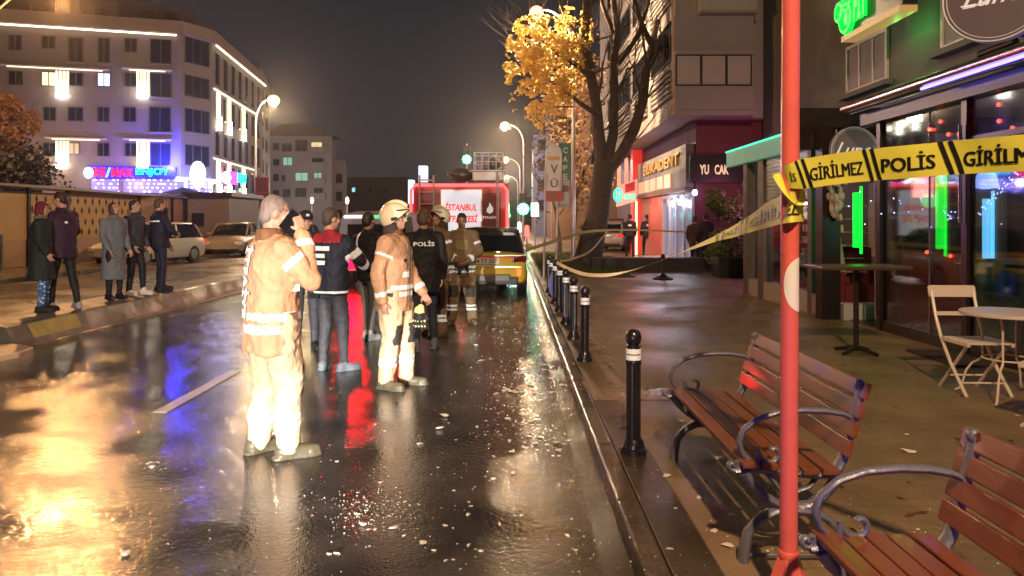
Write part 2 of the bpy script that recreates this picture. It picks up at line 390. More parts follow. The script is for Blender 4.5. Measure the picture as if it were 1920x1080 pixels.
# light strips
b = MB(); f1.box(b, 0, f1.L - .3, 17.3, 17.42, .3, .42); f3.box(b, .2, f3.L, 17.3, 17.42, .3, .42); b.build('light_strip', M_led, hotel)
M_ledge = mat('ledge_lit', (.5, .45, .4), .7)
for (pa, pb, py) in ((0, 205, 128), (230, 322, 132), (85, 200, 261), (231, 322, 263)):
    u0, u1 = f1.u(pa), f1.u(pb); z = f1.z((u0 + u1) / 2, py)
    b = MB(); f1.box(b, u0, u1, z, z + .12, .0, .22); b.build('ledge', M_ledge, hotel)
    b = MB(); f1.box(b, u0 + .5, u1 - .5, z - .07, z - .01, .05, .16); b.build('light_strip', glow('led_soft', (1, .85, .6), 1.8), hotel)
for z in (13.55, 7.3):
    b = MB(); f3.box(b, .2, f3.L - 4, z, z + .12, 0, .25); b.build('ledge', M_ledge, hotel)
    b = MB(); f3.box(b, .3, f3.L - 4.2, z - .08, z - .01, .1, .2); b.build('light_strip', M_led, hotel)
M_rib_glow = glow('rib_wash_glow', (1, .85, .5), 2.6)  # ribs made to glow, in place of the wash from the lamp below
def column_light(f, u, z0, z1, w_=1.0):
    b = MB()
    for k in range(4): f.box(b, u - w_ * .45 + k * w_ * .27, u - w_ * .45 + k * w_ * .27 + w_ * .12, z0 + .3, z1, .02, .16)
    c = b.build('glow_ribs', M_rib_glow, hotel)
    b = MB(); f.box(b, u - w_ * .42, u + w_ * .42, z0 - .1, z0 + 1.1, .1, .3); b.build('lamp_glass', M_ledw, c)
for px in (117, 268):
    u = f1.u(px)
    for (a, c) in ((182, 134), (313, 265)):
        column_light(f1, u, f1.z(u, a), f1.z(u, c)); p = f1.at(u, f1.z(u, a) + .6, 1.0); light('POINT', p, 70, (1, .85, .58), hotel, .3)
for i, px in enumerate((408, 428, 455)):
    u = f3.u(px)
    for zz in (10.1, 3.9): column_light(f3, u, zz, zz + 3.3, .8)
    light('POINT', f3.at(u, 10.6, 1.2), 50, (1, .88, .65), hotel, .3)
light('POINT', f1.at(f1.u(318), f1.z(f1.u(318), 312), 1.3), 4200, (.05, .05, 1), hotel, .3)
light('POINT', f1.at(f1.u(250), f1.z(f1.u(250), 345), 2.0), 220, (.7, .4, .9), hotel, .3)
light('POINT', f1.at(f1.u(120), f1.z(f1.u(120), 330), 5.0), 900, (1, .5, .3), hotel, .3)
light('POINT', f2.at(f2.L / 2, 7, 3), 350, (.3, .3, 1), hotel, .3)
# ground floor curtain of string lights
b = MB(); c2 = MB()
for (pa, pb) in ((172, 222), (232, 332), (352, 392)):
    u0, u1 = f1.u(pa), f1.u(pb)
    z1 = f1.z(u0, 338); z0 = .6
    f1.box(c2, u0, u1, z0, z1 + .1, .02, .08)
    for r_ in range(int((z1 - z0) / .32)):
        u = u0
        while u < u1:
            u += random.uniform(.16, .5)
            if random.random() < .22: continue
            L_ = random.uniform(.05, .2); zz = z1 - r_ * .32; f1.box(b, u, min(u + L_, u1), zz, zz + .07, .16, .2); u += L_
for k in range(170):
    u = random.uniform(.5, 17); zz = random.uniform(.6, 4.6); f3.box(b, u, u + random.uniform(.15, .6), zz, zz + .08, .14, .2)
c2.build('shop_window', mat('blue_shop_glass', (.1, .08, .25), .3, em=(.10, .08, 1), es=3.2), hotel); b.build('string_lights', glow('string_light', (1, .92, .8), 9), hotel)
b = MB(); u0, u1 = f1.u(398), f1.u(430); f2.box(b, .3, f2.L, .5, 5.0, .05, .12); f2.box(b, -.6, f2.L + .4, 5.0, 5.35, .1, .4); b.build('entrance_light', glow('entrance', (.3, .4, 1), 7), hotel)
# green and cyan lit shop at the far end of the side
b = MB(); f3.box(b, 9.5, 11, 1.0, 4.3, .3, .4); b.build('green_light', glow('green_shop', (.1, 1, .3), 3), hotel)
b = MB(); f3.box(b, 13.5, 16.5, .8, 2.6, .3, .4); b.build('cyan_light', glow('cyan_shop', (.05, 1, .75), 4), hotel)
# shop signs
M_red = glow('sign_red', (1, .005, .03), 4); M_cy = glow('sign_cyan', (.0, .55, .9), 5); M_bl = glow('sign_blue', (.05, .2, 1), 8); M_wh = glow('sign_white', (.8, .88, 1), 12)
def balloon(f, u, z, h, parent):
    b = MB(); pts = []
    for i in range(15):
        a = math.pi * i / 14; r = h * .36 * math.sin(a) ** (.9 if i < 7 else 1.35) ; pts.append((r + .002, .0 + h * .5 * math.cos(a)))
    c = f.at(u, z, .5); b.lathe([(r, -zz) if False else (r, zz) for r, zz in pts][::-1], c, 16); return b.build('balloon', M_wh, parent, smooth=True)
sg = thing('shop_sign', 'glowing red and cyan letters along the front of the hotel ground floor', 'sign', f1.at(0, 0), 0, 'signs on the hotel'); sg.location = (0, 0, 0)
def put(f, body, p0, p1, y0, y1, m, parent):
    u0, u1 = f.u(p0), f.u(p1); um = (u0 + u1) / 2; z1, z0 = f.z(um, y0), f.z(um, y1)
    return sign_text('letters', body, f.at(um, (z0 + z1) / 2, .45), f.d, (0, 0, 1), u1 - u0, z1 - z0, m, parent, .06, .025)
put(f1, 'RE', 178, 201, 316, 332, M_red, sg); put(f1, '/', 201, 210, 315, 333, M_bl, sg); put(f1, 'MAX', 212, 252, 316, 332, M_red, sg); put(f1, 'ENJOY', 257, 320, 316, 332, M_cy, sg)
balloon(f1, f1.u(169), f1.z(f1.u(169), 325), .9, sg)
b = MB(); f1.box(b, f1.u(165), f1.u(330), f1.z(f1.u(250), 336), f1.z(f1.u(250), 312), .1, .3); b.build('sign_back', mat('sign_blueback', (.02, .02, .08), .4, em=(.02, .015, .8), es=1.2), sg)
s2 = thing('shop_sign', 'small red and cyan letters round the corner on the hotel side', 'sign', (0, 0, 0), 0, 'signs on the hotel')
put(f3, 'RE/MAX', 417, 434, 322, 345, glow('sign_magenta', (1, .02, .5), 6), s2); put(f3, 'ENJOY', 436, 452, 326, 348, M_cy, s2); balloon(f3, f3.u(414), f3.z(f3.u(414), 333), 1.1, s2)
bs = thing('balloon_sign', 'white glowing balloon shaped sign hanging at the hotel corner', 'sign', (0, 0, 0), 0)
p = W(371, 326, 62)
b = MB(); pr = []
for i in range(17):
    a = math.pi * i / 16; pr.append((.6 * math.sin(a) ** (1.0 if i > 8 else 1.5) + .004, -1.05 * math.cos(a) * (1 if i > 8 else 1.25)))
b.lathe(pr, p, 20); b.build('balloon', glow('balloon_white', (.82, .9, 1), 9), bs, smooth=True)
b = MB(); b.cyl(p + Vector((0, 0, -1.2)), p + Vector((0, 4.5, -1.2)), .05); b.build('bracket', M_frame, bs)

# ---- narrow building behind the hotel and the lower apartment block
M_gr = mat('grey_render', (.30, .29, .27), .8, var=.15, vs=.3); M_gr2 = mat('grey_render_b', (.30, .28, .29), .8, var=.2, vs=.25)
nb = block('apartment_building', 'narrow grey building squeezed just behind the far end of the hotel', [(-31.5, 90), (-30.6, 90), (-34, 104), (-38, 104)], 20.5, M_gr)
f = Fac((-31.5, 90), (-30.2, 90)); f = Fac((-30.6, 90), (-34, 104))
for i in range(6):
    for j in range(2): window(f, 1.5 + j * 5.5, 4 + j * 5.5, 1.6 + i * 3.0, 3.4 + i * 3.0, nb, mull=0)
light('POINT', (-27, 96, 8), 450, SOD, nb, .3)
ap = block('apartment_building', 'five storey apartment block with a few lit windows left of the fire engine', [W(506, 415, 118).xy[:], W(622, 415, 118).xy[:], (W(622, 415, 118).x - 4.6, 140), (W(506, 0, 118).x - 4, 140)], 15.2, M_gr2)
fa = Fac(W(506, 415, 118).xy, W(622, 415, 118).xy)
M_teal = glow('teal_window', (.35, .75, .62), .42); M_yel = glow('yellow_window', (1, .8, .4), .9)
for (a, c, d, e, g) in [(512, 268, 524, 282, 0), (528, 268, 548, 284, 0), (553, 262, 577, 284, 0), (583, 266, 605, 282, M_yel), (530, 294, 549, 311, M_teal), (512, 298, 524, 311, 0), (585, 296, 607, 312, 0),
                        (553, 323, 578, 340, M_teal), (588, 323, 604, 340, M_teal), (512, 326, 523, 340, 0), (528, 328, 535, 340, 0), (512, 356, 524, 368, 0), (530, 354, 545, 370, 0), (553, 352, 575, 370, 0), (588, 352, 606, 370, 0)]:
    um = fa.u((a + d) / 2); window(fa, fa.u(a), fa.u(d), fa.z(um, e), fa.z(um, c), ap, glass=g or M_glassd, mull=1, t=.1)
for py in (262 + 26, 317, 346, 374):
    b = MB(); u0, u1 = fa.u(580), fa.u(612); z = fa.z(u1, py); fa.box(b, u0, u1, z, z + 1.0, .05, 1.1); b.build('balcony', M_gr, ap)
light('POINT', (-30, 106, 4), 1100, (1, .85, .8), ap, .3)  # fill added to lighten the front of this block, no lamp stands there
b = MB(); x0, x1 = W(506, 0, 118).x, W(622, 0, 118).x; b.prism([(x0 - .6, 15.2), (x1 + .6, 15.2), (x1 - 4, 17.2), (x0 + 2, 17.0)], (0, 117.2, 0), (1, 0, 0), (0, 0, 1), (0, 6, 0)); b.build('roof', mat('tile_roof', (.10, .045, .04), .8, var=.3, vs=2), ap)
bl = block('apartment_building', 'lower grey block stepping back right of the five storey block', [(W(624, 0, 124).x, 124), (W(648, 0, 124).x, 124), (W(648, 0, 124).x - 4.4, 145), (W(624, 0, 124).x - 4, 145)], 11.8, M_gr2)
f = Fac((W(624, 0, 124).x, 124), (W(648, 0, 124).x, 124))
for i in range(3): window(f, .5, 1.6, 2 + i * 3, 3.6 + i * 3, bl, mull=0)
lo = block('low_building', 'long dark low building far behind with one lit window', [(W(650, 0, 150).x, 150), (W(762, 0, 150).x, 150), (W(762, 0, 150).x, 170), (W(650, 0, 150).x, 170)], 10.6, mat('dark_block', (.05, .035, .035), .8, var=.3, vs=.3))
f = Fac((W(650, 0, 150).x, 150), (W(762, 0, 150).x, 150))
for (a, c, d, e, g) in [(659, 351, 667, 361, glow('cyan_window', (.3, .7, .9), 1.2)), (690, 352, 700, 362, M_glassd), (718, 352, 728, 362, M_glassd)]:
    um = f.u((a + d) / 2); window(f, f.u(a), f.u(d), f.z(um, e), f.z(um, c), lo, glass=g, mull=0, t=.12)
# ---- far right buildings
M_bl2 = mat('blue_grey_render', (.20, .22, .30), .8, var=.2, vs=.3)
fb = block('apartment_building', 'blue grey apartment building beyond the banners on the right', [(W(1000, 0, 74).x, 74), (W(1052, 0, 70).x + 6, 74), (W(1052, 0, 70).x + 6, 96), (W(1000, 0, 74).x + .4, 96)], 10.3, M_bl2)
f = Fac((W(1000, 0, 74).x, 74), (W(1052, 0, 70).x + 6, 74))
for i in range(4):
    for j in range(3): window(f, .4 + j * 2.2, 1.6 + j * 2.2, 2.6 + i * 2, 3.8 + i * 2, fb, mull=0)
light('POINT', (.5, 68, 6), 900, (.6, .65, 1), fb, .4)
fb2 = block('apartment_building', 'brownish tall building behind the trunk of the big tree', [(W(1035, 0, 60).x, 60), (14, 60), (14, 72), (W(1035, 0, 60).x, 72)], 13.5, mat('brown_render', (.24, .14, .10), .8, var=.25, vs=.3))
f = Fac((W(1035, 0, 60).x, 60), (14, 60))
for i in range(4):
    for j in range(3): window(f, .5 + j * 2.6, 2.0 + j * 2.6, 3.2 + i * 2.7, 4.8 + i * 2.7, fb2, mull=1)

# ---- right apartment tower with an overhang over the shops
M_tow = mat('tower_render', (.40, .37, .36), .8, var=.12, vs=.4, bump=.25, bs=4); M_sh = mat('shutter_cream', (.55, .50, .47), .6, var=.06, vs=3)
OX, OY, OZ = 5.0, 22.7, 4.9
tow = thing('apartment_tower', 'pale apartment tower with an overhang above the purple shops', 'building', (0, 0, 0))
b = MB(); b.prism([(OX, OY), (7.42, OY), (7.42, OY + .8), (9.5, OY + .8), (9.5, 42), (OX, 42)], (0, 0, OZ), (1, 0, 0), (0, 1, 0), (0, 0, 12)); b.build('wall', M_tow, tow)
b = MB(); b.bb(5.97, 12, 24, 42, -.1, OZ); b.build('ground_floor_wall', mat('purple_render', (.16, .028, .055), .6, var=.25, vs=.7), tow)
b = MB(); b.bb(OX - .02, 7.46, OY - .03, OY + .25, OZ - .02, OZ + .12); b.bb(OX - .03, OX + .2, OY + .25, 42, OZ - .02, OZ + .12); b.build('overhang_edge', M_tow, tow)
ff = Fac((OX, OY), (7.42, OY))
zt = lambda py: HC - (py - HY) / F * OY
M_blk = mat('black_metal', (.015, .015, .017), .4)
for k in range(3):
    u0 = ff.u(1267 + k * 47.3); u1 = ff.u(1267 + (k + 1) * 47.3)
    window(ff, u0, u1, zt(161), zt(103), tow, frame=M_blk, glass=M_sh, mull=0, t=.035, name='shutter_window')
b = MB(); ff.box(b, 0, ff.L, zt(103), zt(96), -.02, .12); b.build('ledge', M_tow, tow)
b = MB(); ff.box(b, ff.u(1308), ff.L, zt(25), zt(-60), -.02, .3); b.build('balcony_front', M_sh, tow)
b = MB(); ff.box(b, ff.u(1308), ff.L, zt(30), zt(25), -.02, .4); b.build('ledge', M_tow, tow)
# road side of the overhang: slatted balconies
fs_ = Fac((OX, 42), (OX, OY)); fs_.n = Vector((-1, 0, 0))
for j, yy in enumerate((23.2, 27.2, 31.2, 35.2)):
    for i, zz in enumerate((5.9, 8.8, 11.7)):
        u1 = 42 - yy; u0 = u1 - 3.2
        window(fs_, u0, u1, zz + .75, zz + 2.0, tow, frame=M_blk, glass=M_glassd, mull=2, t=.06)
        b = MB()
        for k in range(6): fs_.box(b, u0, u1, zz - .4 + k * .17, zz - .4 + k * .17 + .09, .02, .1 + .0 * k)
        b.build('balcony_slats', M_tow, tow)
# wall further right, behind the red pole
rb = thing('apartment_building', 'plain grey facade with tall windows above the glazed cafe', 'building', (0, 0, 0))
M_wall2 = mat('grey_green_render', (.17, .175, .17), .85, var=.08, vs=.6, bump=.2, bs=8)
BX = 7.15
b = MB(); b.bb(BX, 16, -6, 19.4, 3.0, 14); b.bb(BX + .8, 16, 19.4, 23.4, 3.0, 14); b.build('wall', M_wall2, rb)
b = MB(); b.bb(BX + .3, 16, -6, 19.4, -.1, 3.0); b.build('ground_floor_wall', mat('dark_shop_wall', (.035, .026, .022), .6, var=.3, vs=1), rb)
fw = Fac((BX, 19.4), (BX, -6)); fw.n = Vector((-1, 0, 0))
M_pinkf = mat('white_frame', (.62, .55, .55), .5, var=.05); M_curt = mat('net_curtain', (.36, .31, .35), .8, var=.15, vs=3, bump=.5, bs=12)
def bigwin(pa, pb, ya, yb, refpx, mull):
    u0, u1 = fw.u(pa), fw.u(pb); ur = fw.u(refpx); z1, z0 = fw.z(ur, ya), fw.z(ur, yb)
    window(fw, u0, u1, z0, z1, rb, frame=M_pinkf, glass=M_curt, mull=mull, t=.07, name='tall_window')
    b = MB(); fw.box(b, u0 - .15, u1 + .15, z0 - .1, z0 - .003, 0, .16); b.build('window_sill', M_wall2, rb)
bigwin(1590, 1667, 50, 150, 1667, 2); bigwin(1768, 1990, -60, 96, 1768, 2)

# ---- shops under the tower
M_gold = mat('gold_letters', (.50, .30, .06), .5, em=(1, .5, .08), es=.04)
fp = Fac((5.97, 42), (5.97, 24)); fp.n = Vector((-1, 0, 0))
sh = thing('dental_shop_sign', 'grey shop fascia with gold letters and a row of lit pictures', 'sign', (0, 0, 0))
u0, u1 = fp.u(1208), fp.u(1303)
b = MB(); fp.box(b, u0, u1, 2.75, 4.15, .02, .3); b.build('fascia', mat('fascia_grey', (.16, .13, .12), .5, var=.1), sh)
ua, ub = fp.u(1222), fp.u(1292); sign_text('letters', 'BUKADENT', fp.at((ua + ub) / 2, 3.75, .31), (0, -1, 0), (0, 0, 1), ub - ua, .42, M_gold, sh, .03, .02)
for k in range(5):
    uu0 = fp.u(1210); uu1 = fp.u(1276); w_ = (uu1 - uu0) / 5
    b = MB(); fp.box(b, uu0 + k * w_ + .16, uu0 + (k + 1) * w_ - .16, 2.84, 3.32, .3, .34); b.build('picture_panel', glow('picture_panel', (1, .42, .28), .55), sh)
b = MB(); fp.box(b, u0, u1, 2.62, 2.75, .02, .34); b.build('fascia_base', mat('fascia_brown', (.12, .05, .03), .6), sh)
sf = thing('shop_door', 'glazed white framed shop door with bright lights inside below the dental sign', 'shop front', (0, 0, 0))
ud0, ud1 = fp.u(1248), fp.u(1303)
b = MB()
for k in range(5): uu = ud0 + (ud1 - ud0) * k / 4; fp.box(b, uu - .05, uu + .05, .12, 2.6, .03, .12)
fp.box(b, ud0, ud1, 2.5, 2.6, .03, .13); fp.box(b, ud0, ud1, .12, .3, .03, .13); b.build('door_frame', mat('shop_frame', (.45, .42, .42), .4), sf)
b = MB(); fp.box(b, ud0, ud1, .3, 2.5, .01, .04); b.build('shop_glass', mat('shop_glass_lit', (.12, .12, .2), .15, em=(.35, .35, .75), es=.22), sf)
b = MB()
for (px, py) in ((1272, 374), (1280, 379), (1291, 381), (1266, 382), (1285, 372)): uu = fp.u(px); b.ell(fp.at(uu, fp.z(uu, py), .10), (.07, .16, .10), 8, 6)
b.build('shop_lamp', glow('shop_lamp', (.75, .85, 1), 22), sf)
b = MB(); fp.box(b, ud0 - .6, ud1 + .2, -.05, .27, .02, .9); b.build('door_step', mat('step_stone', (.45, .32, .25), .6), sf)
b = MB(); fp.box(b, fp.u(1206), fp.u(1246), .12, 2.6, .02, .1); b.build('red_wall', mat('red_wall', (.5, .08, .05), .5, var=.2, em=(1, .1, .06), es=.04), sf)
light('POINT', (5.2, 26.8, 2.2), 60, (.6, .7, 1), sf, .1); light('POINT', (5.1, 30.5, 2.4), 60, (1, .3, .2), sf, .15)
rc = thing('red_sign_column', 'tall glowing red sign column on the corner left of the dental fascia', 'sign', (0, 0, 0))
b = MB(); b.bb(5.55, 6.0, 33.9, 34.6, .12, 5.1); b.build('column', mat('red_plastic', (.7, .04, .03), .4, em=(1, .05, .035), es=.55), rc)
b = MB()
for k in range(3): b.bb(5.3 - k * .35, 5.45 - k * .35, 34.7, 34.8, 3.3, 4.6)
b.build('pale_stripe', glow('pale_pink', (1, .45, .35), .6), rc)
ps = thing('pharmacy_sign', 'white box sign with green emblem sticking out left of the red column', 'sign', (0, 0, 0))
b = MB(); q = lambda px, py: W(px, py, 33.5)
b.prism([(q(1157, 0).x, q(0, 388).z), (q(1196, 0).x, q(0, 376).z), (q(1196, 0).x, q(0, 335).z), (q(1157, 0).x, q(0, 348).z)], (0, 33.5, 0), (1, 0, 0), (0, 0, 1), (0, .3, 0)); b.build('sign_box', mat('sign_box_pink', (.6, .35, .3), .5, em=(1, .5, .4), es=.55), ps)
b = MB(); b.prism([(q(1172, 0).x, q(0, 362).z), (q(1190, 0).x, q(0, 357).z), (q(1190, 0).x, q(0, 340).z), (q(1172, 0).x, q(0, 346).z)], (0, 33.45, 0), (1, 0, 0), (0, 0, 1), (0, .04, 0)); b.build('red_panel', mat('sign_red_panel', (.5, .03, .04), .5, em=(1, .03, .05), es=.3), ps)
b = MB(); c = q(1158, 366); b.tube([c + Vector((.17 * math.cos(a), -.08, .28 * math.sin(a))) for a in np.linspace(0, 6.2, 14)], .05, 6); b.bb(c.x - .04, c.x + .04, 33.38, 33.44, c.z - .25, c.z + .25)
b.build('green_emblem', glow('green_emblem', (.05, 1, .6), 1.2), ps)
b = MB(); b.bb(q(1170, 0).x, q(1190, 0).x, 33.40, 33.44, q(0, 374).z, q(0, 364).z); b.build('green_plate', glow('green_plate', (.3, .9, .65), .7), ps)
b = MB(); b.bb(q(1191, 0).x, q(1194, 0).x, 33.40, 33.46, .12, q(0, 378).z); b.build('light_tube', glow('tube_yellowish', (.9, 1, .5), 3), ps)
ts = thing('black_shop_sign', 'black sign with pale letters fixed on the purple wall', 'sign', (0, 0, 0))
q = lambda px, py: W(px, py, 23.8)
b = MB(); b.bb(q(1294, 0).x, q(1398, 0).x, 23.8, 23.97, q(0, 342).z, q(0, 290).z); b.build('sign_board', mat('sign_black', (.01, .009, .012), .35), ts)
M_pale = glow('pale_letters', (1, .72, .45), .7)
for (s_, a, d) in (('YU', 1312, 1329), ('CAK', 1340, 1366)):
    sign_text('letters', s_, W((a + d) / 2, 318, 23.78), (1, 0, 0), (0, 0, 1), (d - a) / F * 23.8, 18 / F * 23.8, M_pale, ts, .01, .02)
b = MB(); b.bb(q(1391, 0).x, q(1460, 0).x, 24.0 - .2, 23.99, q(0, 350).z, q(0, 340).z); b.build('lamp_bar', mat('lamp_bar', (.2, .2, .2), .5), ts)
light('POINT', (7.3, 21, 2.6), 90, (.9, .25, .45), tow, .3)
b = MB(); c = W(1303, 361, 23.7); b.ell(c, (.08, .08, .1), 10, 6); b.cyl(c, c + Vector((0, .3, 0)), .02)
wl_ = tag(b.build('wall_lamp', glow('blue_white_lamp', (.6, .65, 1), 14)), 'small blue white wall lamp at the corner beside the black sign', 'lamp')
# ================================================================ CAFE PAVILION
M_dk = mat('dark_bronze', (.045, .032, .026), .3, .5, var=.2, vs=3); M_stone = mat('step_white', (.5, .45, .4), .6, var=.15, vs=3)
M_chr = mat('polished_metal', (.6, .55, .52), .18, 1)
def clear_glass(name, tint, mix=.78, r=.03):
    m = bpy.data.materials.new(name); m.use_nodes = True; n = m.node_tree; n.nodes.clear(); L = n.links.new
    o = n.nodes.new('ShaderNodeOutputMaterial'); t = n.nodes.new('ShaderNodeBsdfTransparent'); g = n.nodes.new('ShaderNodeBsdfGlossy'); x = n.nodes.new('ShaderNodeMixShader')
    t.inputs[0].default_value = (*tint, 1); g.inputs['Roughness'].default_value = r; g.inputs[0].default_value = (.9, .9, .9, 1)
    lw = n.nodes.new('ShaderNodeLayerWeight'); lw.inputs[0].default_value = .35; mr = n.nodes.new('ShaderNodeMapRange'); mr.inputs[3].default_value = 1 - mix; mr.inputs[4].default_value = .34
    L(lw.outputs['Fresnel'], mr.inputs[0]); L(mr.outputs[0], x.inputs[0]); L(t.outputs[0], x.inputs[1]); L(g.outputs[0], x.inputs[2]); L(x.outputs[0], o.inputs[0]); return m
M_cg = clear_glass('pane_glass', (.75, .77, .8), .93, .04)
CX = 5.1; Z0 = .12; ZT = 3.1
cf = thing('cafe_pavilion', 'dark framed glazed cafe terrace with neon tubes inside', 'cafe', (0, 0, 0))
# roof slab with chrome and blue lit edge
b = MB(); b.prism([(CX - .25, ZT + .05), (BX, ZT + .75), (BX, ZT + .9), (CX - .25, ZT + .22)], (0, -6, 0), (1, 0, 0), (0, 0, 1), (0, 16.6, 0)); b.build('roof', mat('roof_black', (.02, .018, .018), .35), cf)
b = MB(); b.tube([(CX - .29, -6, ZT + .14), (CX - .29, 10.7, ZT + .14)], .07, 12); b.build('roof_edge_rail', M_chr, cf, smooth=True)
b = MB(); b.tube([(CX - .34, -6, ZT + .06), (CX - .34, 8.6, ZT + .06)], .018, 8); b.build('blue_led_strip', glow('blue_led', (.16, .13, 1), 6), cf)
b = MB(); b.bb(CX - .12, CX + .1, -6, 10.6, ZT - .12, ZT + .045); b.build('header_beam', mat('header_black', (.012, .01, .009), .35), cf)
for y in (10.2, 8.27, 6.9, 5.6, 4.3): b = MB(); b.bb(CX - .05, CX + .05, y - .05, y + .05, Z0, ZT - .12); b.build('post', M_dk, cf)
b = MB(); b.bb(CX - .03, CX + .03, -6, 10.15, Z0, Z0 + .14); b.bb(CX - .028, CX + .028, -6, 10.4, 2.50, 2.56); b.bb(CX - .028, CX + .028, -6, 7.3, 1.02, 1.08); b.build('rail', M_dk, cf)
for (y0, y1) in ((8.32, 10.15), (6.95, 8.22), (5.65, 6.85), (-6, 5.55)):
    b = MB(); b.bb(CX - .008, CX + .008, y0, y1, Z0 + .14, ZT - .12); b.build('glass_pane', M_cg, cf)
b = MB(); b.cyl((CX - .02, 9.0, Z0 + .1), (CX - .02, 9.0, 2.98), .012); b.build('chrome_bar', M_chr, cf, smooth=True); b = MB(); b.cyl((CX - .09, 10.2, .3), (CX - .09, 10.2, 2.7), .014); b.cyl((CX - .09, 8.27, 1.6), (CX - .09, 8.27, 2.7), .02); b.build('chrome_bar', M_chr, cf, smooth=True)
# far end wall facing the camera, doorway and step
b = MB(); b.bb(4.74, 5.02, 11.3, 11.55, Z0, 3.05); b.bb(4.4, 7.2, 11.6, 11.75, 2.75, 3.4); b.build('door_post', M_dk, cf)
b = MB(); b.bb(5.02, 5.9, 11.2, 11.5, Z0, .36); b.build('door_step', M_stone, cf)
b = MB(); b.bb(CX + .1, BX + .25, 10.5, 16.5, 3.0, 3.1); b.build('ceiling', M_dk, cf)
b = MB(); b.bb(CX + .03, BX + .28, -6, 16, .1, .135); b.build('floor', mat('cafe_floor', (.05, .03, .025), .3), cf)
# interior: back wall panels, sofas, bar
M_cream = mat('cream_panel', (.34, .31, .27), .6, var=.4, vs=2)
b = MB()
for k in range(9): y = 1.5 + k * 1.6; b.bb(BX + .22, BX + .28, y, y + 1.0, .9, 2.4)
b.build('wall_panel', M_cream, cf)
def neon(x, y, z0, z1, c, s, nm):
    b = MB(); b.cyl((x, y, z0), (x, y, z1), .045, n=10); b.cyl((x + .08, y, z0 - .1), (x + .08, y, z1 + .1), .02, n=6); b.build(nm, glow(nm, c, s), cf, smooth=True)
neon(5.30, 11.4, 1.22, 2.06, (.0, 1, .04), 1.6, 'green_neon_tube')
neon(5.72, 9.9, 1.25, 2.25, (.0, 1, .04), 1.6, 'green_neon_tube')
neon(5.9, 9.2, 1.1, 1.9, (.15, .6, 1), 2.2, 'blue_neon_tube')
b = MB(); b.lathe([(.02, 0), (.14, .02), (.11, .16), (.05, .3), (.02, .32)], (5.9, 9.2, 2.02), 14); b.build('lamp_shade', glow('blue_shade', (.35, .55, 1), 1.6), cf, smooth=True)
light('POINT', (5.6, 10, 1.9), 5, (.1, 1, .2), cf, .1); light('POINT', (6.3, 6.8, 2.3), 10, (.35, .25, 1), cf, .1); light('POINT', (6.3, 8.6, 2.4), 22, (1, .75, .55), cf, .1)
b = MB()
for (px, py, Y) in ((1743, 243, 9), (1763, 228, 9.2), (1778, 252, 9), (1798, 252, 8.6), (1812, 247, 8.6), (1872, 196, 8), (1873, 227, 8), (1898, 240, 8), (1690, 240, 10.5), (1782, 480, 10), (1738, 473, 9.4)):
    b.ell(W(px, py, Y), (.022, .022, .024), 8, 6)
b.build('red_fairy_lights', glow('red_fairy', (1, .06, .03), 9), cf)
b = MB()
for k in range(26): t_ = k / 25; b.ell(W(1835 + 80 * t_, 400 - 85 * t_ + 6 * math.sin(k * 2), 8.3), (.008, .008, .01), 6, 4)
for k in range(14): b.ell(W(1770 + random.uniform(0, 60), 405 + random.uniform(-8, 8), 9.6), (.01, .01, .01), 6, 4)
for k in range(20): b.ell(W(random.uniform(1580, 1900), random.uniform(350, 430), 9.8), (.008, .008, .008), 6, 4)
b.build('blue_fairy_lights', glow('blue_fairy', (.35, .4, 1), 7), cf)
b = MB(); p = W(1717, 220, 10.3); b.bb(p.x - .08, p.x + .09, p.y, p.y + .1, p.z - .05, p.z + .05); b.build('white_ceiling_lamp', glow('white_lamp', (1, .95, .9), 14), cf)
def sofa(x, y, label, c):
    t = thing('armchair', label, 'armchair', (x, y, .135), 0, 'armchairs inside the cafe'); m = mat('velvet_' + c[0], c[1], .8, bump=.3, bs=60)
    b = MB(); b.bb(-.35, .35, -.35, .35, .15, .45); b.build('seat', m, t, bevel=.04)
    b = MB(); b.bb(-.38, .38, .28, .42, .3, 1.05); b.build('backrest', m, t, bevel=.05)
    for s in (-1, 1): b = MB(); b.bb(s * .4 - .06, s * .4 + .06, -.33, .3, .15, .68); b.build('armrest', m, t, bevel=.03)
    b = MB()
    for sx in (-.3, .3):
        for sy in (-.28, .3): b.cyl((sx, sy, 0), (sx, sy, .16), .02)
    b.build('feet', M_dk, t)
sofa(5.75, 9.75, 'red velvet armchair behind the second glass pane of the cafe', ('red', (.30, .02, .02)))
sofa(5.7, 12.2, 'dark red armchair seen through the cafe doorway', ('dark_red', (.16, .012, .02)))
sofa(5.8, 8.3, 'green armchair low behind the cafe glass next to the blue lamp', ('green', (.01, .12, .05)))
# vase column and dangling ornament at the doorway
vc = thing('pedestal', 'pale curved flower pedestal standing in the cafe doorway', 'pedestal', (5.22, 12.0, .12))
b = MB(); b.tube([(.0, 0, 0), (.04, 0, .35), (.10, 0, .7), (.03, 0, 1.05), (-.08, 0, 1.25)], [.12, .10, .10, .11, .17], 12); b.build('body', mat('pedestal_cream', (.42, .40, .33), .6), vc, smooth=True)
orn = MB(); c = W(1568, 335, 11.2)
for k in range(60):
    a = random.uniform(0, 6.28); h = random.uniform(0, 1); r = .16 * (1 - .6 * h) * (.5 + .5 * random.random()); orn.ell(c + Vector((r * math.cos(a), r * math.sin(a), -h * .6)), (.035, .035, .06), 6, 5)
orn.cyl(c, c + Vector((0, 0, .75)), .01, n=6)
tag(orn.build('hanging_ornament', mat('ornament', (.5, .42, .34), .5, var=.3)), 'bunch of pale dried flowers hanging in the cafe doorway', 'ornament')
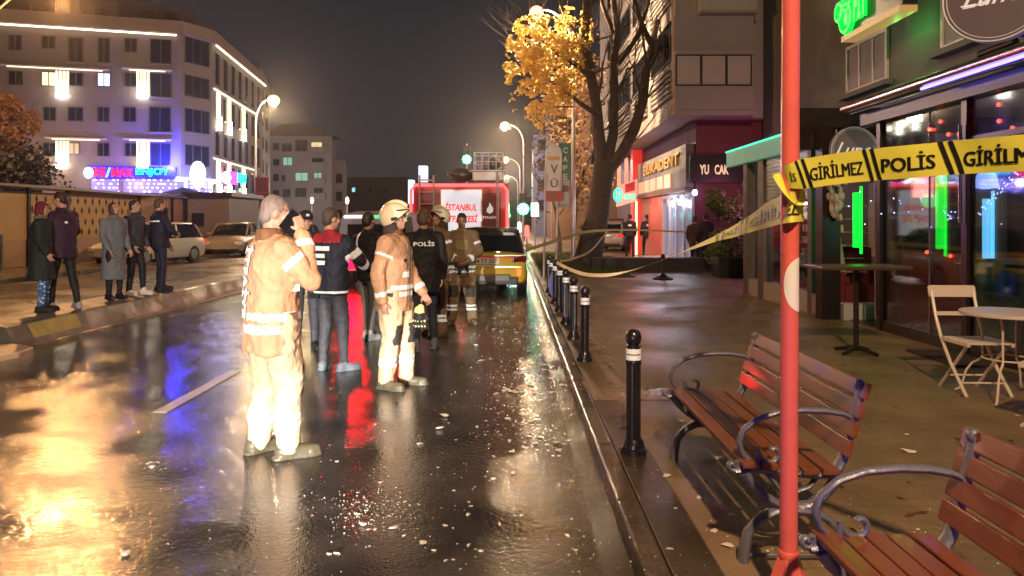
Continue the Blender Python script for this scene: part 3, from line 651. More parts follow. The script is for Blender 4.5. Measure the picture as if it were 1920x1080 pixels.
# round Lune sign
def round_sign(name, label, c, r, right, n_, txt, m_face, tsize):
    t = thing(name, label, 'sign', c); R_ = Vector(right).normalized(); U = Vector((0, 0, 1)); N = R_.cross(U)
    def disc(r_, d0, d1, m, nm):
        b = MB(); b.prism([(r_ * math.cos(a), r_ * math.sin(a)) for a in np.linspace(0, 2 * math.pi, 41)[:-1]], N * d0, R_, U, N * (d1 - d0)); b.build(nm, m, t)
    disc(r, -.06, 0, m_face, 'board')
    for rr, tw in ((.97, .018), (.90, .010)):
        b = MB(); b.tube([R_ * (r * rr * math.cos(a)) + U * (r * rr * math.sin(a)) + N * .008 for a in np.linspace(0, 2 * math.pi, 49)], r * tw, 6); b.build('rim', mat('sign_rim', (.55, .5, .48), .5, em=(1, .9, .85), es=.12), t)
    if txt:
        me = fit_text(txt, tsize[0], tsize[1], .0, .012)
        for v in me.vertices: x, y = v.co.x + v.co.y * .45, v.co.y; v.co = R_ * x + U * y + N * .012
        me.materials.clear(); me.materials.append(mat('sign_script', (.8, .78, .78), .5, em=(1, .95, .95), es=.25)); o = bpy.data.objects.new('letters', me); col.objects.link(o); o.parent = t
        b = MB(); b.tube([R_ * (tsize[0] * (-.62 + k * .12)) + U * (-tsize[1] * (.35 + .1 * math.sin(k))) + N * .012 for k in range(5)], .008, 6); b.build('flourish', mat('sign_script', (1, 1, 1)), t)
M_sf = mat('sign_brown', (.10, .065, .06), .5, em=(.6, .45, .4), es=.06)
round_sign('round_cafe_sign', 'round brown cafe sign with white script over the doorway', W(1602, 282, 11.0), 45 / F * 11.0, (1, 0, 0), 0, 'Lune', M_sf, (.5, .24))
p = W(1868, -14, 6.6)
round_sign('round_cafe_sign', 'big round brown sign cut by the top right edge of the photo', p, 93 / F * p.y, (1, -1.1, 0), 0, 'Lune', M_sf, (.45, .2))
b = MB(); b.cyl(p + Vector((.1, .1, -.3)), p + Vector((1.0, .4, -.42)), .02); b.cyl(W(1838, 103, 7.6), W(1905, 78, 7.2), .045); b.cyl(W(1880, 105, 7.4), W(1908, 60, 7.3), .012)
tag(b.build('spotlight', mat('spot_black', (.02, .018, .016), .4)), 'black tubular spotlight on a bracket above the cafe roof edge', 'spotlight')
# green projecting sign on the facade
gs = thing('green_sign', 'glowing green letter sign above the tall window', 'sign', (0, 0, 0))
GX = BX - .75
fg = Fac((GX, 19.4), (GX, -6)); fg.n = Vector((-1, 0, 0))
u0, u1 = fg.u(1582), fg.u(1692); ur = fg.u(1640)
za, zb = fg.z(fg.u(1585), 78), fg.z(fg.u(1585), 10)
b = MB(); fg.box(b, u0, u1, za + .12, zb + .5, -.25, 0); b.build('sign_board', mat('sign_darkbox', (.02, .02, .018), .4), gs)
b = MB(); fg.box(b, u0, u1, za, za + .1, -.25, .05); b.build('light_shelf', mat('shelf_warm', (.4, .25, .12), .5, em=(1, .6, .2), es=.35), gs)
M_gn = glow('green_letters', (.0, 1, .06), 1.6)
ua, ub = fg.u(1610), fg.u(1634); sign_text('letters', 'FİT', fg.at((ua + ub) / 2, za + .62, .04), (0, -1, 0), (0, 0, 1), (ub - ua), .75, M_gn, gs, .03, .03)
b = MB(); c = fg.at(fg.u(1594), za + .5, .06)
for (dy, dz, rr) in ((0, -.1, .24), (-.05, .22, .17), (.28, .08, .15)): b.tube([c + Vector((0, dy + rr * math.cos(a), dz + rr * 1.1 * math.sin(a))) for a in np.linspace(0, 6.28, 20)], .055, 6)
b.ell(c + Vector((0, .0, -.1)), (.03, .14, .16)); b.build('green_emblem', M_gn, gs)
light('POINT', fg.at(ur, za - .1, -.4), 2.5, (.05, 1, .12), gs, .05)
light('POINT', fg.at(fg.u(1660), za - .1, -.45), 2.5, (.05, 1, .12), gs, .05)
# green lit awning fascia and kiosk beneath it
aw = thing('awning_fascia', 'teal lit fascia panel slanting over the glazed kiosk left of the red pole', 'awning', (0, 0, 0))
fx = Fac((4.9, 17.0), (4.9, 11.8)); fx.n = Vector((-1, 0, 0))
b = MB(); fx.box(b, fx.u(1372), fx.L, 2.82, 3.14, 0, .12); b.build('panel', mat('teal_panel', (.20, .42, .34), .5, var=.2, vs=2, em=(.15, .9, .55), es=.13), aw)
b = MB(); fx.box(b, fx.u(1372), fx.L, 3.14, 3.17, 0, .14); b.build('green_led_strip', glow('green_led', (.02, 1, .55), 1.6), aw)
b = MB(); b.bb(4.9, 7.3, 11.9, 16.6, 2.9, 3.0); b.build('canopy', M_dk, aw)
ki = thing('kiosk', 'glazed kiosk with ribbed shutter under the teal fascia', 'kiosk', (0, 0, 0))
for q_ in ((4.85, 5.05, 14.3, 14.6), (4.85, 5.0, 12.0, 12.15), (4.83, 5.05, 15.2, 15.45)): b = MB(); b.bb(*q_, Z0, 2.85); b.build('post', mat('kiosk_post', (.14, .11, .10), .5, var=.2), ki)
b = MB()
for k in range(12): b.bb(4.9, 4.93 + .03 * (k % 2), 12.2, 14.3, 2.0 + k * .07, 2.06 + k * .07)
b.build('shutter', mat('shutter_metal', (.32, .34, .32), .35, .6), ki)
b = MB(); b.bb(4.93, 4.95, 12.2, 14.3, .45, 2.0); b.build('glass_pane', M_cg, ki)
b = MB(); b.bb(4.86, 5.1, 11.8, 15.4, Z0, .45); b.build('base', M_stone, ki)
b = MB()
for k in range(7): b.bb(5.4, 5.9, 12.2 + .1 * (k % 3), 14.4, .55 + k * .22, .57 + k * .22)
for k in range(60): b.box((5.45, random.uniform(12.3, 14.3), .62 + .22 * random.randint(0, 5)), (.1, .1, .12), m=0)
b.build('shelf', mat('shelf_goods', (.5, .4, .28), .6, var=.6, vs=9), ki)
b = MB(); b.bb(5.3, 5.36, 12.4, 14.2, 1.92, 1.97); b.build('ceiling_lamp', glow('kiosk_lamp', (1, .9, .8), 7), ki)
light('POINT', (5.2, 13.3, 1.8), 14, (1, .85, .6), ki, .08)
# high table outside
M_tab = mat('table_wood', (.09, .055, .035), .35, var=.3)
ht = thing('high_table', 'dark high bar table on one leg in front of the cafe doorway', 'table', G(1605, 662, .12))
hx = 0
b = MB(); b.bb(-.5, .5, -.28, .28, .96, 1.0); b.build('table_top', M_tab, ht, bevel=.01)
b = MB(); b.cyl((0, 0, .03), (0, 0, .96), .03); b.build('leg', M_dk, ht, smooth=True)
b = MB()
for a in range(4): g = a * math.pi / 2 + .6; b.tube([(0, 0, .07), (.26 * math.cos(g), .26 * math.sin(g), .015)], [.03, .018], 6)
b.build('foot', M_dk, ht)
dm = MB(); dm.bb(4.55, 6.0, 7.6, 8.55, .12, .14); tag(dm.build('doormat', mat('mat_brown', (.035, .02, .014), .9, bump=.6, bs=60)), 'dark worn mat lying by the cafe glass behind the white chair', 'mat')
# ---- bistro chairs and table
M_wht = mat('white_enamel', (.72, .62, .52), .35, var=.08, vs=12)
def bistro_chair(label, loc, face):
    t = thing('bistro_chair', label, 'chair', loc, R(face - 90), 'white folding bistro chairs')
    # local: faces +Y, back at -Y
    zs = .45
    for s in (-1, 1):
        x = s * .19
        b = MB(); b.tube([(x, -.34, .86), (x, -.26, .62), (x, -.17, zs), (x, -.02, .25), (x, .17, .06), (x, .23, .0)], .0145, 8, flat=1.0); b.build('frame_rail', M_wht, t, smooth=True)
        x2 = s * .165
        b = MB(); b.tube([(x2, .19, zs - .02), (x2, .02, .26), (x2, -.17, .07), (x2, -.24, .0)], .0145, 8); b.build('leg', M_wht, t, smooth=True)
    b = MB()
    pr = [(-.215, -.04), (-.20, -.055), (.20, -.055), (.215, -.04), (.215, .04), (.20, .055), (-.20, .055), (-.215, .04)]
    b.prism(pr, (0, -.355, .85), (1, 0, 0), (0, -.25, .97), (0, .015, .004)); b.build('back_rail', M_wht, t, bevel=.004)
    b = MB(); b.prism([(-.18, -.018), (.18, -.018), (.18, .018), (-.18, .018)], (0, -.265, .655), (1, 0, 0), (0, -.25, .97), (0, .012, .003)); b.build('back_slat', M_wht, t)
    b = MB()
    for k in range(5): y = -.155 + k * .085; b.bb(-.20, .20, y, y + .07, zs, zs + .016)
    b.bb(-.20, -.17, -.16, .25, zs - .02, zs); b.bb(.17, .20, -.16, .25, zs - .02, zs); b.build('seat', M_wht, t, bevel=.003)
    b = MB(); b.cyl((-.19, .12, .10), (.19, .12, .10), .009); b.cyl((-.165, -.13, .12), (.165, -.13, .12), .009); b.build('stretcher', M_wht, t)
    return t
bistro_chair('white folding chair with empty seat left of the round table', (4.07, 6.52, .12), -92)
bistro_chair('white folding chair cut by the right edge of the photo, nearest the benches', (4.02, 5.35, .12), 128)
bt = thing('bistro_table', 'round white metal bistro table on curved wire legs', 'table', G(1893, 745, .12) + Vector((0, 0, 0)))
b = MB(); b.lathe([(.01, .70), (.37, .70), (.375, .705), (.375, .725), (.37, .73), (.01, .73)], n=36); b.build('table_top', M_wht, bt, smooth=True)
b = MB(); b.tube([(.2 * math.cos(a), .2 * math.sin(a), .33) for a in np.linspace(0, 6.283, 25)], .008, 6); b.build('ring', M_wht, bt)
for k in range(4):
    g = k * math.pi / 2 + .75; c_, s_ = math.cos(g), math.sin(g)
    b = MB(); b.tube([(r * c_, r * s_, z) for r, z in ((.30, .70), (.24, .66), (.21, .58), (.2, .33), (.22, .30), (.28, .26), (.33, .18), (.355, .08), (.38, .02), (.42, .0))], .0095, 8); b.build('leg', M_wht, bt, smooth=True)
# ================================================================ STREET FURNITURE
M_iron = mat('cast_iron_grey', (.17, .175, .22), .36, .25, var=.2, vs=14, bump=.15, bs=60)
def wood(name, c):
    m = mat(name, c, .30, var=.45, vs=5, bump=.08, bs=30, coat=.15); n = m.node_tree
    for q in n.nodes:
        if q.type == 'TEX_NOISE':
            mp = n.nodes.new('ShaderNodeMapping'); mp.inputs['Scale'].default_value = (9, .6, 9)
            l = q.inputs['Vector'].links[0]; n.links.new(l.from_socket, mp.inputs[0]); n.links.new(mp.outputs[0], q.inputs['Vector'])
    return m
M_wood = wood('varnished_wood', (.20, .065, .026)); M_woodb = wood('varnished_wood_red', (.20, .055, .026))
def spiral(c, r0, r1, a0, a1, n=16): return [(c[0] + (r0 + (r1 - r0) * i / (n - 1)) * math.cos(a0 + (a1 - a0) * i / (n - 1)), c[1] + (r0 + (r1 - r0) * i / (n - 1)) * math.sin(a0 + (a1 - a0) * i / (n - 1))) for i in range(n)]
def bench(label, x, y0, y1, wm):
    """seat faces -X; x = front edge of the seat; runs y0..y1"""
    t = thing('park_bench', label, 'bench', (x, (y0 + y1) / 2, .12), 0, 'wooden benches with iron ends along the pavement')
    L = y1 - y0; zs = .43
    def T(y, pts, r, nm, fl=1.7, par=t):
        b = MB(); b.tube([(px_, y, pz) for px_, pz in pts], r, 10, flat=fl, up=(0, 1, 0)); return b.build(nm, M_iron, par, smooth=True)
    for y in (-L / 2 + .06, L / 2 - .06):
        e = thing('iron_end', None, None, (0, 0, 0)); 
        bpy.data.objects.remove(e)
        b = MB()
        def tb(pts, r, fl=1.5): b.tube([(px_, y, pz) for px_, pz in pts], r, 10, flat=fl, up=(0, 1, 0))
        # X shaped lower part: two S curves meeting in the middle
        tb([(.02, 0), (.025, .06), (.04, .13), (.09, .19), (.16, .225), (.24, .235), (.32, .225), (.39, .19), (.44, .13), (.465, .06), (.48, 0)], [.026, .024, .022, .02, .022, .03, .022, .02, .022, .024, .026])
        tb([(.02, zs - .03), (.05, .35), (.11, .29), (.18, .25), (.24, .24), (.31, .25), (.37, .29), (.42, .35), (.44, zs - .03)], [.03, .024, .02, .02, .026, .02, .02, .024, .03])
        tb([(.13, .385), (.17, .33), (.24, .305), (.31, .33), (.35, .385)], .011)
        # seat carrier and back post
        tb([(-.02, zs - .03), (.06, zs - .015), (.2, zs - .03), (.34, zs - .045), (.42, zs - .04), (.455, zs + .02), (.49, zs + .14), (.52, zs + .26), (.54, zs + .33), (.548, zs + .36)], [.018, .021, .02, .02, .024, .021, .019, .019, .020, .016])
        tb(spiral((-.03, zs - .005), .005, .028, 0, 7), .011)
        tb(spiral((.538, zs + .352), .004, .026, 0, 6), .013)
        b.build('iron_end', M_iron, t, smooth=True)
        # arm: big scroll from the back post to the front, curling inwards
        arm = [(.505, zs + .20), (.46, zs + .222), (.38, zs + .235), (.28, zs + .238), (.17, zs + .228), (.08, zs + .198), (.02, zs + .15), (.0, zs + .10), (.015, zs + .045), (.05, zs + .01), (.10, zs - .005)]
        b = MB(); b.tube([(a, y, c) for a, c in arm], [.011, .0135, .014, .014, .014, .0135, .013, .013, .013, .012, .011], 10, flat=1.3, up=(0, 1, 0))
        b.tube([(a, y, c) for a, c in spiral((.145, zs + .055), .008, .062, 8.2, 3.0, 20)], .011, 8, flat=1.3, up=(0, 1, 0)); b.tube([(.085, y, zs + .05), (.08, y, zs + .01), (.1, y, zs - .01)], .012, 8)
        b.build('armrest', M_iron, t, smooth=True)
    for k in range(5):
        xx = .0 + k * .088; zz = zs + .012 - (.010 * k if k < 4 else .03)
        b = MB(); b.box((xx + .035, 0, zz), (.072, L, .026)); b.build('seat_slat', wm, t, bevel=.006)
    for k in range(4):
        zz = zs + .082 + k * .083; xx = .44 + (zz - zs) * .30
        b = MB(); b.box((xx, 0, zz), (.024, L, .073), rot=Matrix.Rotation(.29, 3, 'Y')); b.build('back_slat', wm, t, bevel=.006)
    b = MB(); b.box((.24, 0, zs - .055), (.03, L - .1, .012)); b.cyl((.45, -L / 2 + .06, .03), (.03, -L / 2 + .06, .03), .008); b.build('tie_bar', M_iron, t)
    return t
bench('wooden park bench with grey scrolled iron ends, whole, behind the red pole', 1.0, 3.2, 4.72, M_wood)
b2 = bench('redder wooden park bench in the bottom right corner, cut by the frame', 1.02, 1.02, 2.55, M_woodb)
sign_text('faded_letters', 'İETT', (1.02 + .452 + .255 * .30 - .02, 1.815 - .35, .12 + .43 + .09 + 2 * .083 + .083), (0, -1, .0), (.287, 0, .958), .2, .04, mat('faded_ink', (.10, .02, .015), .6), None, .001).parent = None
o_ = [o for o in bpy.data.objects if o.name == 'faded_letters'][0]; o_.parent = b2; o_.matrix_parent_inverse = Matrix.Translation(-Vector(b2.location))

# bollards
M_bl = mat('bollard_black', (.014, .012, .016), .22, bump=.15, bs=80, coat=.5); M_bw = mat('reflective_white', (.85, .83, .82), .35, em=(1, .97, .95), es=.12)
Lb = ['iron bollard nearest the camera beside the first bench', 'second iron bollard, where the gap in the row ends', 'third iron bollard in the row along the kerb', 'fourth iron bollard in the row along the kerb', 'fifth iron bollard in the row along the kerb',
      'sixth iron bollard in the row, beside the blue plate', 'seventh iron bollard, small, near the taxi', 'farthest iron bollard of the row, next to the taxi']
def mkbollard():
    t = thing('bollard', Lb[0], 'bollard', (0, 0, .12), 0, 'black iron bollards along the kerb')
    b = MB(); n = 24; prof = [(.085, 0), (.085, .035), (.07, .045), (.062, .09), (.054, .10)]
    b.lathe(prof + [(.054, .102), (.01, .102)], n=24)
    vs = []; Z = [.10, .58]
    for z in Z:
        for k in range(32): r = .047 if k % 4 in (0, 1) else .041; g = 2 * math.pi * k / 32; vs.append((r * math.cos(g), r * math.sin(g), z))
    b.add(vs, [(k, (k + 1) % 32, 32 + (k + 1) % 32, 32 + k) for k in range(32)] + [tuple(range(32, 64))])
    b.lathe([(.05, .575), (.052, .58), (.052, .6), (.046, .605), (.046, .69), (.05, .692), (.038, .70), (.034, .705), (.044, .715), (.052, .735), (.052, .76), (.044, .785), (.028, .80), (.005, .806)], n=24)
    b.build('post', M_bl, t, smooth=True)
    for z0, z1 in ((.608, .640), (.648, .68)):
        b = MB(); b.lathe([(.04, z0), (.0485, z0), (.0485, z1), (.04, z1)], n=24); b.build('reflective_band', M_bw, t, smooth=True)
    return t
B0 = mkbollard()
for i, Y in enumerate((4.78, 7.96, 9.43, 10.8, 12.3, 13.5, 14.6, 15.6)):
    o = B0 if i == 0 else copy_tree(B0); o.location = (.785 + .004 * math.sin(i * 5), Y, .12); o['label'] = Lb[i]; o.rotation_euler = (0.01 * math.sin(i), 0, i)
bp = thing('blue_plate', 'blue round sign plate lying low behind the row of bollards', 'sign', (.86, 14.0, .12))
b = MB(); b.prism([(.17 * math.cos(a), .30 + .29 * math.sin(a)) for a in np.linspace(0, 6.283, 25)[:-1]], (0, 0, 0), (1, 0, 0), (0, 0, 1), (0, .03, 0)); b.build('plate', mat('plate_blue', (.02, .05, .35), .4), bp)
b = MB(); b.ell((-.02, -.01, .2), (.05, .012, .06)); b.build('white_mark', M_bw, bp); b = MB(); b.bb(-.2, .2, -.1, .15, 0, .06); b.build('foot', M_conc, bp)

# red pole
rp = thing('red_pole', 'tall coral red pole with a white round sticker and flared foot', 'pole', (1.065, 2.85, .12))
M_rp = mat('red_pole_paint', (.80, .15, .13), .34, coat=.3, var=.16, vs=9, bump=.05, bs=30)
b = MB(); b.cyl((0, 0, .15), (.012, 0, 3.1), .0335, .0345, n=28); b.build('shaft', M_rp, rp, smooth=True)
b = MB(); b.lathe([(.13, 0), (.13, .01), (.10, .05), (.045, .2), (.036, .215), (.036, .235), (.03, .236)], n=6); b.build('foot', M_rp, rp)
b = MB(); b.lathe([(.036, .20), (.039, .205), (.039, .23), (.036, .235)], n=24); b.build('collar', M_rp, rp, smooth=True)
# wrapped round sticker: half seen, centred on the right side of the pole
b = MB(); cz = HC - (533 - HY) / F * 2.85 - .12; a0 = R(-35); rs = .104
vs = []; fs = []; ns = 14
rows = 21
for j in range(rows):
    dz = rs * math.sin(math.pi * (j / (rows - 1) - .5)); hw = math.sqrt(max(rs * rs - dz * dz, 1e-6))
    for i in range(ns): a = a0 + (-hw + 2 * hw * i / (ns - 1)) / .0352 * .66; vs.append((.0352 * math.cos(a) + .004, .0352 * math.sin(a), cz + dz))
b.add(vs, [(j * ns + i, j * ns + i + 1, (j + 1) * ns + i + 1, (j + 1) * ns + i) for j in range(rows - 1) for i in range(ns - 1)]); b.build('round_sticker', mat('sticker_white', (.9, .88, .88), .4), rp, smooth=True)

# ---------------------------------------------------------------- barrier tape
M_tape = mat('tape_yellow', (.80, .76, .10), .55, bump=.08, bs=25, spec=.25); M_tapeb = mat('tape_print', (.012, .01, .01), .5); M_tapes = mat('tape_stretched', (.78, .64, .24), .5, spec=.25)
def catmull(P, t):
    n = len(P) - 1; i = min(int(t), n - 1); u = t - i
    p0, p1, p2, p3 = P[max(i - 1, 0)], P[i], P[i + 1], P[min(i + 2, n)]
    return .5 * ((2 * p1) + (-p0 + p2) * u + (2 * p0 - 5 * p1 + 4 * p2 - p3) * u * u + (-p0 + 3 * p1 - 3 * p2 + p3) * u ** 3)
class Ribbon:
    """keys: rows of (s, px, py, Y, width, tilt) read as world points; s = print position"""
    def __init__(s, keys):
        s.k = [np.array([k[0], *W(k[1], k[2], k[3]), k[4], k[5]]) for k in keys]
        s.tab = [catmull(s.k, i / 40) for i in range((len(keys) - 1) * 40 + 1)]; s.S = [r[0] for r in s.tab]
    def at(s, S, v, off=0):
        A = np.array([[np.interp(S, s.S, [r[c] for r in s.tab]) for c in range(1, 6)]])[0] if not hasattr(s, 'C') else np.array([np.interp(S, s.S, c) for c in s.C])
        p = Vector(A[:3]); A2 = np.array([np.interp(S + .01, s.S, c) for c in s.C]); A1 = np.array([np.interp(S - .01, s.S, c) for c in s.C])
        t = Vector(A2[:3] - A1[:3]).normalized(); up = (Vector((0, 0, 1)) - t * t.z).normalized(); n = t.cross(up)
        up2 = up * math.cos(A[4]) + n * math.sin(A[4]); n2 = t.cross(up2)
        rip = .0035 * math.sin(S * 2.1 + v * 2) + .002 * math.sin(S * 4.3 - v * 3)
        return p + up2 * (v * A[3]) + n2 * (off + rip * A[3] / .1)
    def prep(s): s.C = [[r[c] for r in s.tab] for c in range(1, 6)]; return s
    def band(s, s0, s1, name, m, parent, v0=-.5, v1=.5, off=0, skew=0, ds=.012):
        n = max(3, int((s1 - s0) / ds)); nv = 7; b = MB(); vs = []
        for side in (0, 1):
            for i in range(n + 1):
                for j in range(nv): v = v0 + (v1 - v0) * j / (nv - 1); vs.append(s.at(s0 + (s1 - s0) * i / n + skew * v, v, off + (.0006 if side else 0)))
        K = (n + 1) * nv; fs = []
        for i in range(n):
            for j in range(nv - 1):
                a = i * nv + j; q = (a, a + 1, a + nv + 1, a + nv); fs.append(q); fs.append(tuple(K + x for x in q[::-1]))
        for i in range(n):
            for j in (0, nv - 1): a = i * nv + j; fs.append((a, a + nv, K + a + nv, K + a))
        for j in range(nv - 1):
            for i in (0, n): a = i * nv + j; fs.append((a, a + 1, K + a + 1, K + a))
        b.add(vs, fs); o = b.build(name, m, parent, smooth=True); return o
    def text(s, body, s0, s1, m, parent, off, v0=-.27, v1=.29):
        me = fit_text(body, 1, 1, 0, 0); bm = bmesh.new()
        for q_ in (-.011, 0, .011):
            m2 = me.copy()
            for v in m2.vertices: v.co.x += q_ * 8 / len(body) * .8; v.co.z = q_ * .02
            bm.from_mesh(m2); bpy.data.meshes.remove(m2); bmesh.ops.triangulate(bm, faces=bm.faces)
        bmesh.ops.subdivide_edges(bm, edges=[e for e in bm.edges if e.calc_length() > .05], cuts=2); bm.to_mesh(me); bm.free()
        for v in me.vertices: v.co = s.at(s0 + (v.co.x + .5) * (s1 - s0), v0 + (v.co.y + .5) * (v1 - v0), off + v.co.z)
        me.materials.clear(); me.materials.append(m); me.name = 'letters'; o = bpy.data.objects.new('letters', me); col.objects.link(o); o.parent = parent
tp = thing('barrier_tape', 'yellow police barrier tape stretched from the red pole out of the right edge', 'barrier tape', (0, 0, 0), 0, 'barrier tapes')
off = .003
rb_ = Ribbon([(0, 1468, 332, 2.86, .088, .15), (.35, 1480, 331, 2.81, .09, .1), (1.0, 1508, 326, 2.77, .112, .0), (2.0, 1572, 316, 2.68, .112, .05), (3.0, 1636, 309, 2.6, .112, -.03), (4.0, 1706, 303, 2.5, .112, .04), (5.0, 1783, 296, 2.4, .110, .0), (6.5, 1900, 288, 2.24, .110, -.04), (8, 2060, 278, 2.05, .110, 0), (9.5, 2260, 268, 1.85, .11, 0)]).prep()
rb_.band(0, 9.5, 'tape', M_tape, tp)
def bars(rb, s, parent, w_=.10, gap=.22, sk=-.22):
    for q in (-gap / 2, gap / 2): rb.band(s + q - w_ / 2, s + q + w_ / 2, 'stripe', M_tapeb, parent, -.5, .5, off, sk, .02)
rb_.text('İS', .42, .68, M_tapeb, tp, off, -.22, .2)
bars(rb_, 1.0, tp); rb_.text('GİRİLMEZ', 1.2, 2.72, M_tapeb, tp, off); bars(rb_, 3.0, tp); rb_.text('POLİS', 3.28, 4.62, M_tapeb, tp, off); bars(rb_, 5.02, tp, .12, .25, -.3); rb_.text('GİRİLMEZ', 5.32, 7.4, M_tapeb, tp, off); bars(rb_, 8.0, tp)
t2 = thing('barrier_tape', 'yellow police tape sagging from the red pole down to the row of bollards', 'barrier tape', (0, 0, 0), 0, 'barrier tapes')
r2 = Ribbon([(0, 1506, 388, 2.86, .11, 0), (.5, 1478, 389, 2.80, .118, .1), (1.5, 1440, 402, 3.1, .112, .2), (2.5, 1395, 425, 3.4, .085, .3), (3.5, 1350, 443, 3.75, .058, .5), (4.5, 1300, 464, 4.25, .04, .9), (5.5, 1240, 488, 5.0, .034, 1.3), (6.5, 1180, 508, 6.1, .04, 1.0), (7.5, 1135, 516, 7.5, .05, .8), (8.5, 1095, 514, 9.2, .05, .6), (9.5, 1064, 503, 11.0, .05, .4), (10, 1044, 492, 12.3, .05, .3)]).prep()
off = -.003
r2.band(0, 3.9, 'tape', M_tape, t2); r2.band(3.88, 10, 'twisted_tape', M_tapes, t2)
r2.text('GİRİLMEZ', 2.25, .25, M_tapeb, t2, off, .3, -.3) if False else r2.text('GİRİLMEZ', 2.2, .15, M_tapeb, t2, off)
bars(r2, 2.5, t2, .10, .22, .2); r2.text('POLİS', 3.25, 2.72, M_tapeb, t2, off); bars(r2, 3.5, t2, .1, .22, .2)
# knot round the pole
b = MB(); b.tube([(1.067 + .038 * math.cos(a), 2.85 + .038 * math.sin(a), 1.74 + .06 * math.sin(a * 1.3)) for a in np.linspace(-4, 1.2, 24)], .022, 8, flat=.3, up=(0, 0, 1)); b.build('knot', M_tape, tp, smooth=True)
t3 = thing('barrier_tape', 'thin pale tape running from the banners past the tree towards the shops', 'barrier tape', (0, 0, 0), 0, 'barrier tapes')
r3 = Ribbon([(0, 985, 470, 15.8, .08, .2), (1, 1012, 461, 17, .09, .2), (2, 1060, 446, 20, .10, .3), (3, 1104, 434, 23, .09, .2), (4, 1180, 431, 24, .06, .2), (5, 1260, 434, 24, .06, .2), (6, 1335, 438, 24, .06, .1)]).prep(); r3.band(0, 6, 'tape', M_tapes, t3, ds=.05)
t4 = thing('barrier_tape', 'thin slack tape hanging from the trunk down towards the planter', 'barrier tape', (0, 0, 0), 0, 'barrier tapes')
r4 = Ribbon([(0, 1140, 432, 24, .05, 0), (1, 1110, 468, 21, .05, .3), (2, 1078, 484, 18, .05, .3), (3, 1050, 490, 14.5, .05, .2)]).prep(); r4.band(0, 3, 'tape', M_tapes, t4, ds=.05)

# ---------------------------------------------------------------- trees
M_bark = mat('bark', (.085, .06, .042), .8, var=.5, vs=6, bump=.9, bs=14)
def grow(b, p, d, r, L, depth, tips, rnd, spread=.5, upb=.25):
    pts = [p.copy()]; rs = [r]; n = 5; q = p.copy(); dd = d.copy()
    for i in range(n):
        dd = (dd + Vector((rnd.uniform(-.16, .16), rnd.uniform(-.16, .16), rnd.uniform(-.05, .12) + upb * .1))).normalized(); q = q + dd * (L / n); pts.append(q.copy()); rs.append(r * (1 - .45 * (i + 1) / n))
    b.tube(pts, rs, 9 if depth > 2 else 5)
    if depth <= 2: tips.append((pts, depth))
    if depth <= 0: return
    for k in range(rnd.choice((2, 3)) if depth > 1 else 3):
        s = pts[-1] if k < 2 else pts[3]
        nd = (dd + Vector((rnd.uniform(-1, 1), rnd.uniform(-1, 1), rnd.uniform(-.3, .8))) * spread).normalized(); grow(b, s, nd, rs[-1] * (.82 if k < 2 else .6), L * rnd.uniform(.62, .85), depth - 1, tips, rnd, spread, upb)
def leaf(b, c, s, rnd):
    a = Vector((rnd.uniform(-1, 1), rnd.uniform(-1, 1), rnd.uniform(-1, .2))).normalized(); q = a.orthogonal().normalized(); w_ = q * s * .38
    b.add([c, c + a * s * .5 + w_, c + a * s, c + a * s * .5 - w_], [(0, 1, 2, 3)])
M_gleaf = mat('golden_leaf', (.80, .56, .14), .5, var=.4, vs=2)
def leafy(m, c):
    n = m.node_tree; t = n.nodes.new('ShaderNodeBsdfTranslucent'); t.inputs[0].default_value = (*c, 1); x = n.nodes.new('ShaderNodeMixShader'); x.inputs[0].default_value = .45
    o = n.nodes['Material Output']; n.links.new(n.nodes['Principled BSDF'].outputs[0], x.inputs[1]); n.links.new(t.outputs[0], x.inputs[2]); n.links.new(x.outputs[0], o.inputs[0])
leafy(M_gleaf, (.9, .62, .14))
tree = thing('plane_tree', 'big plane tree with dark forked trunk and golden leaves on its left side', 'tree', (0, 0, 0))
rnd = random.Random(5); b = MB(); tips = []
TY = 24.5
def tw(px, py, dy=0): return W(px, py, TY + dy)
b.tube([tw(1098, 505), tw(1104, 480), tw(1112, 440), tw(1122, 400), tw(1128, 350), tw(1134, 305)], [.55, .46, .40, .37, .35, .36], 14)
limbs = [([(1130, 320), (1122, 250), (1118, 200), (1108, 140), (1096, 80), (1100, 20), (1095, -60)], .24),
         ([(1136, 315), (1150, 250), (1152, 180), (1150, 120), (1158, 60), (1150, 0), (1160, -80)], .19),
         ([(1140, 320), (1168, 285), (1190, 240), (1205, 190), (1212, 130), (1222, 85), (1232, 40)], .22),
         ([(1120, 215), (1090, 195), (1068, 178), (1050, 165)], .09), ([(1108, 145), (1085, 125), (1062, 110), (1040, 95)], .10),
         ([(1152, 180), (1168, 155), (1175, 130), (1200, 122)], .07), ([(1212, 130), (1240, 80), (1262, 40), (1275, -20)], .12), ([(1096, 80), (1062, 40), (1045, -10)], .09), ([(1150, 60), (1130, 10), (1120, -60)], .10), ([(1222, 85), (1205, 50), (1190, 0), (1180, -70)], .11), ([(1160, 120), (1195, 70), (1215, 10), (1230, -60)], .09)]
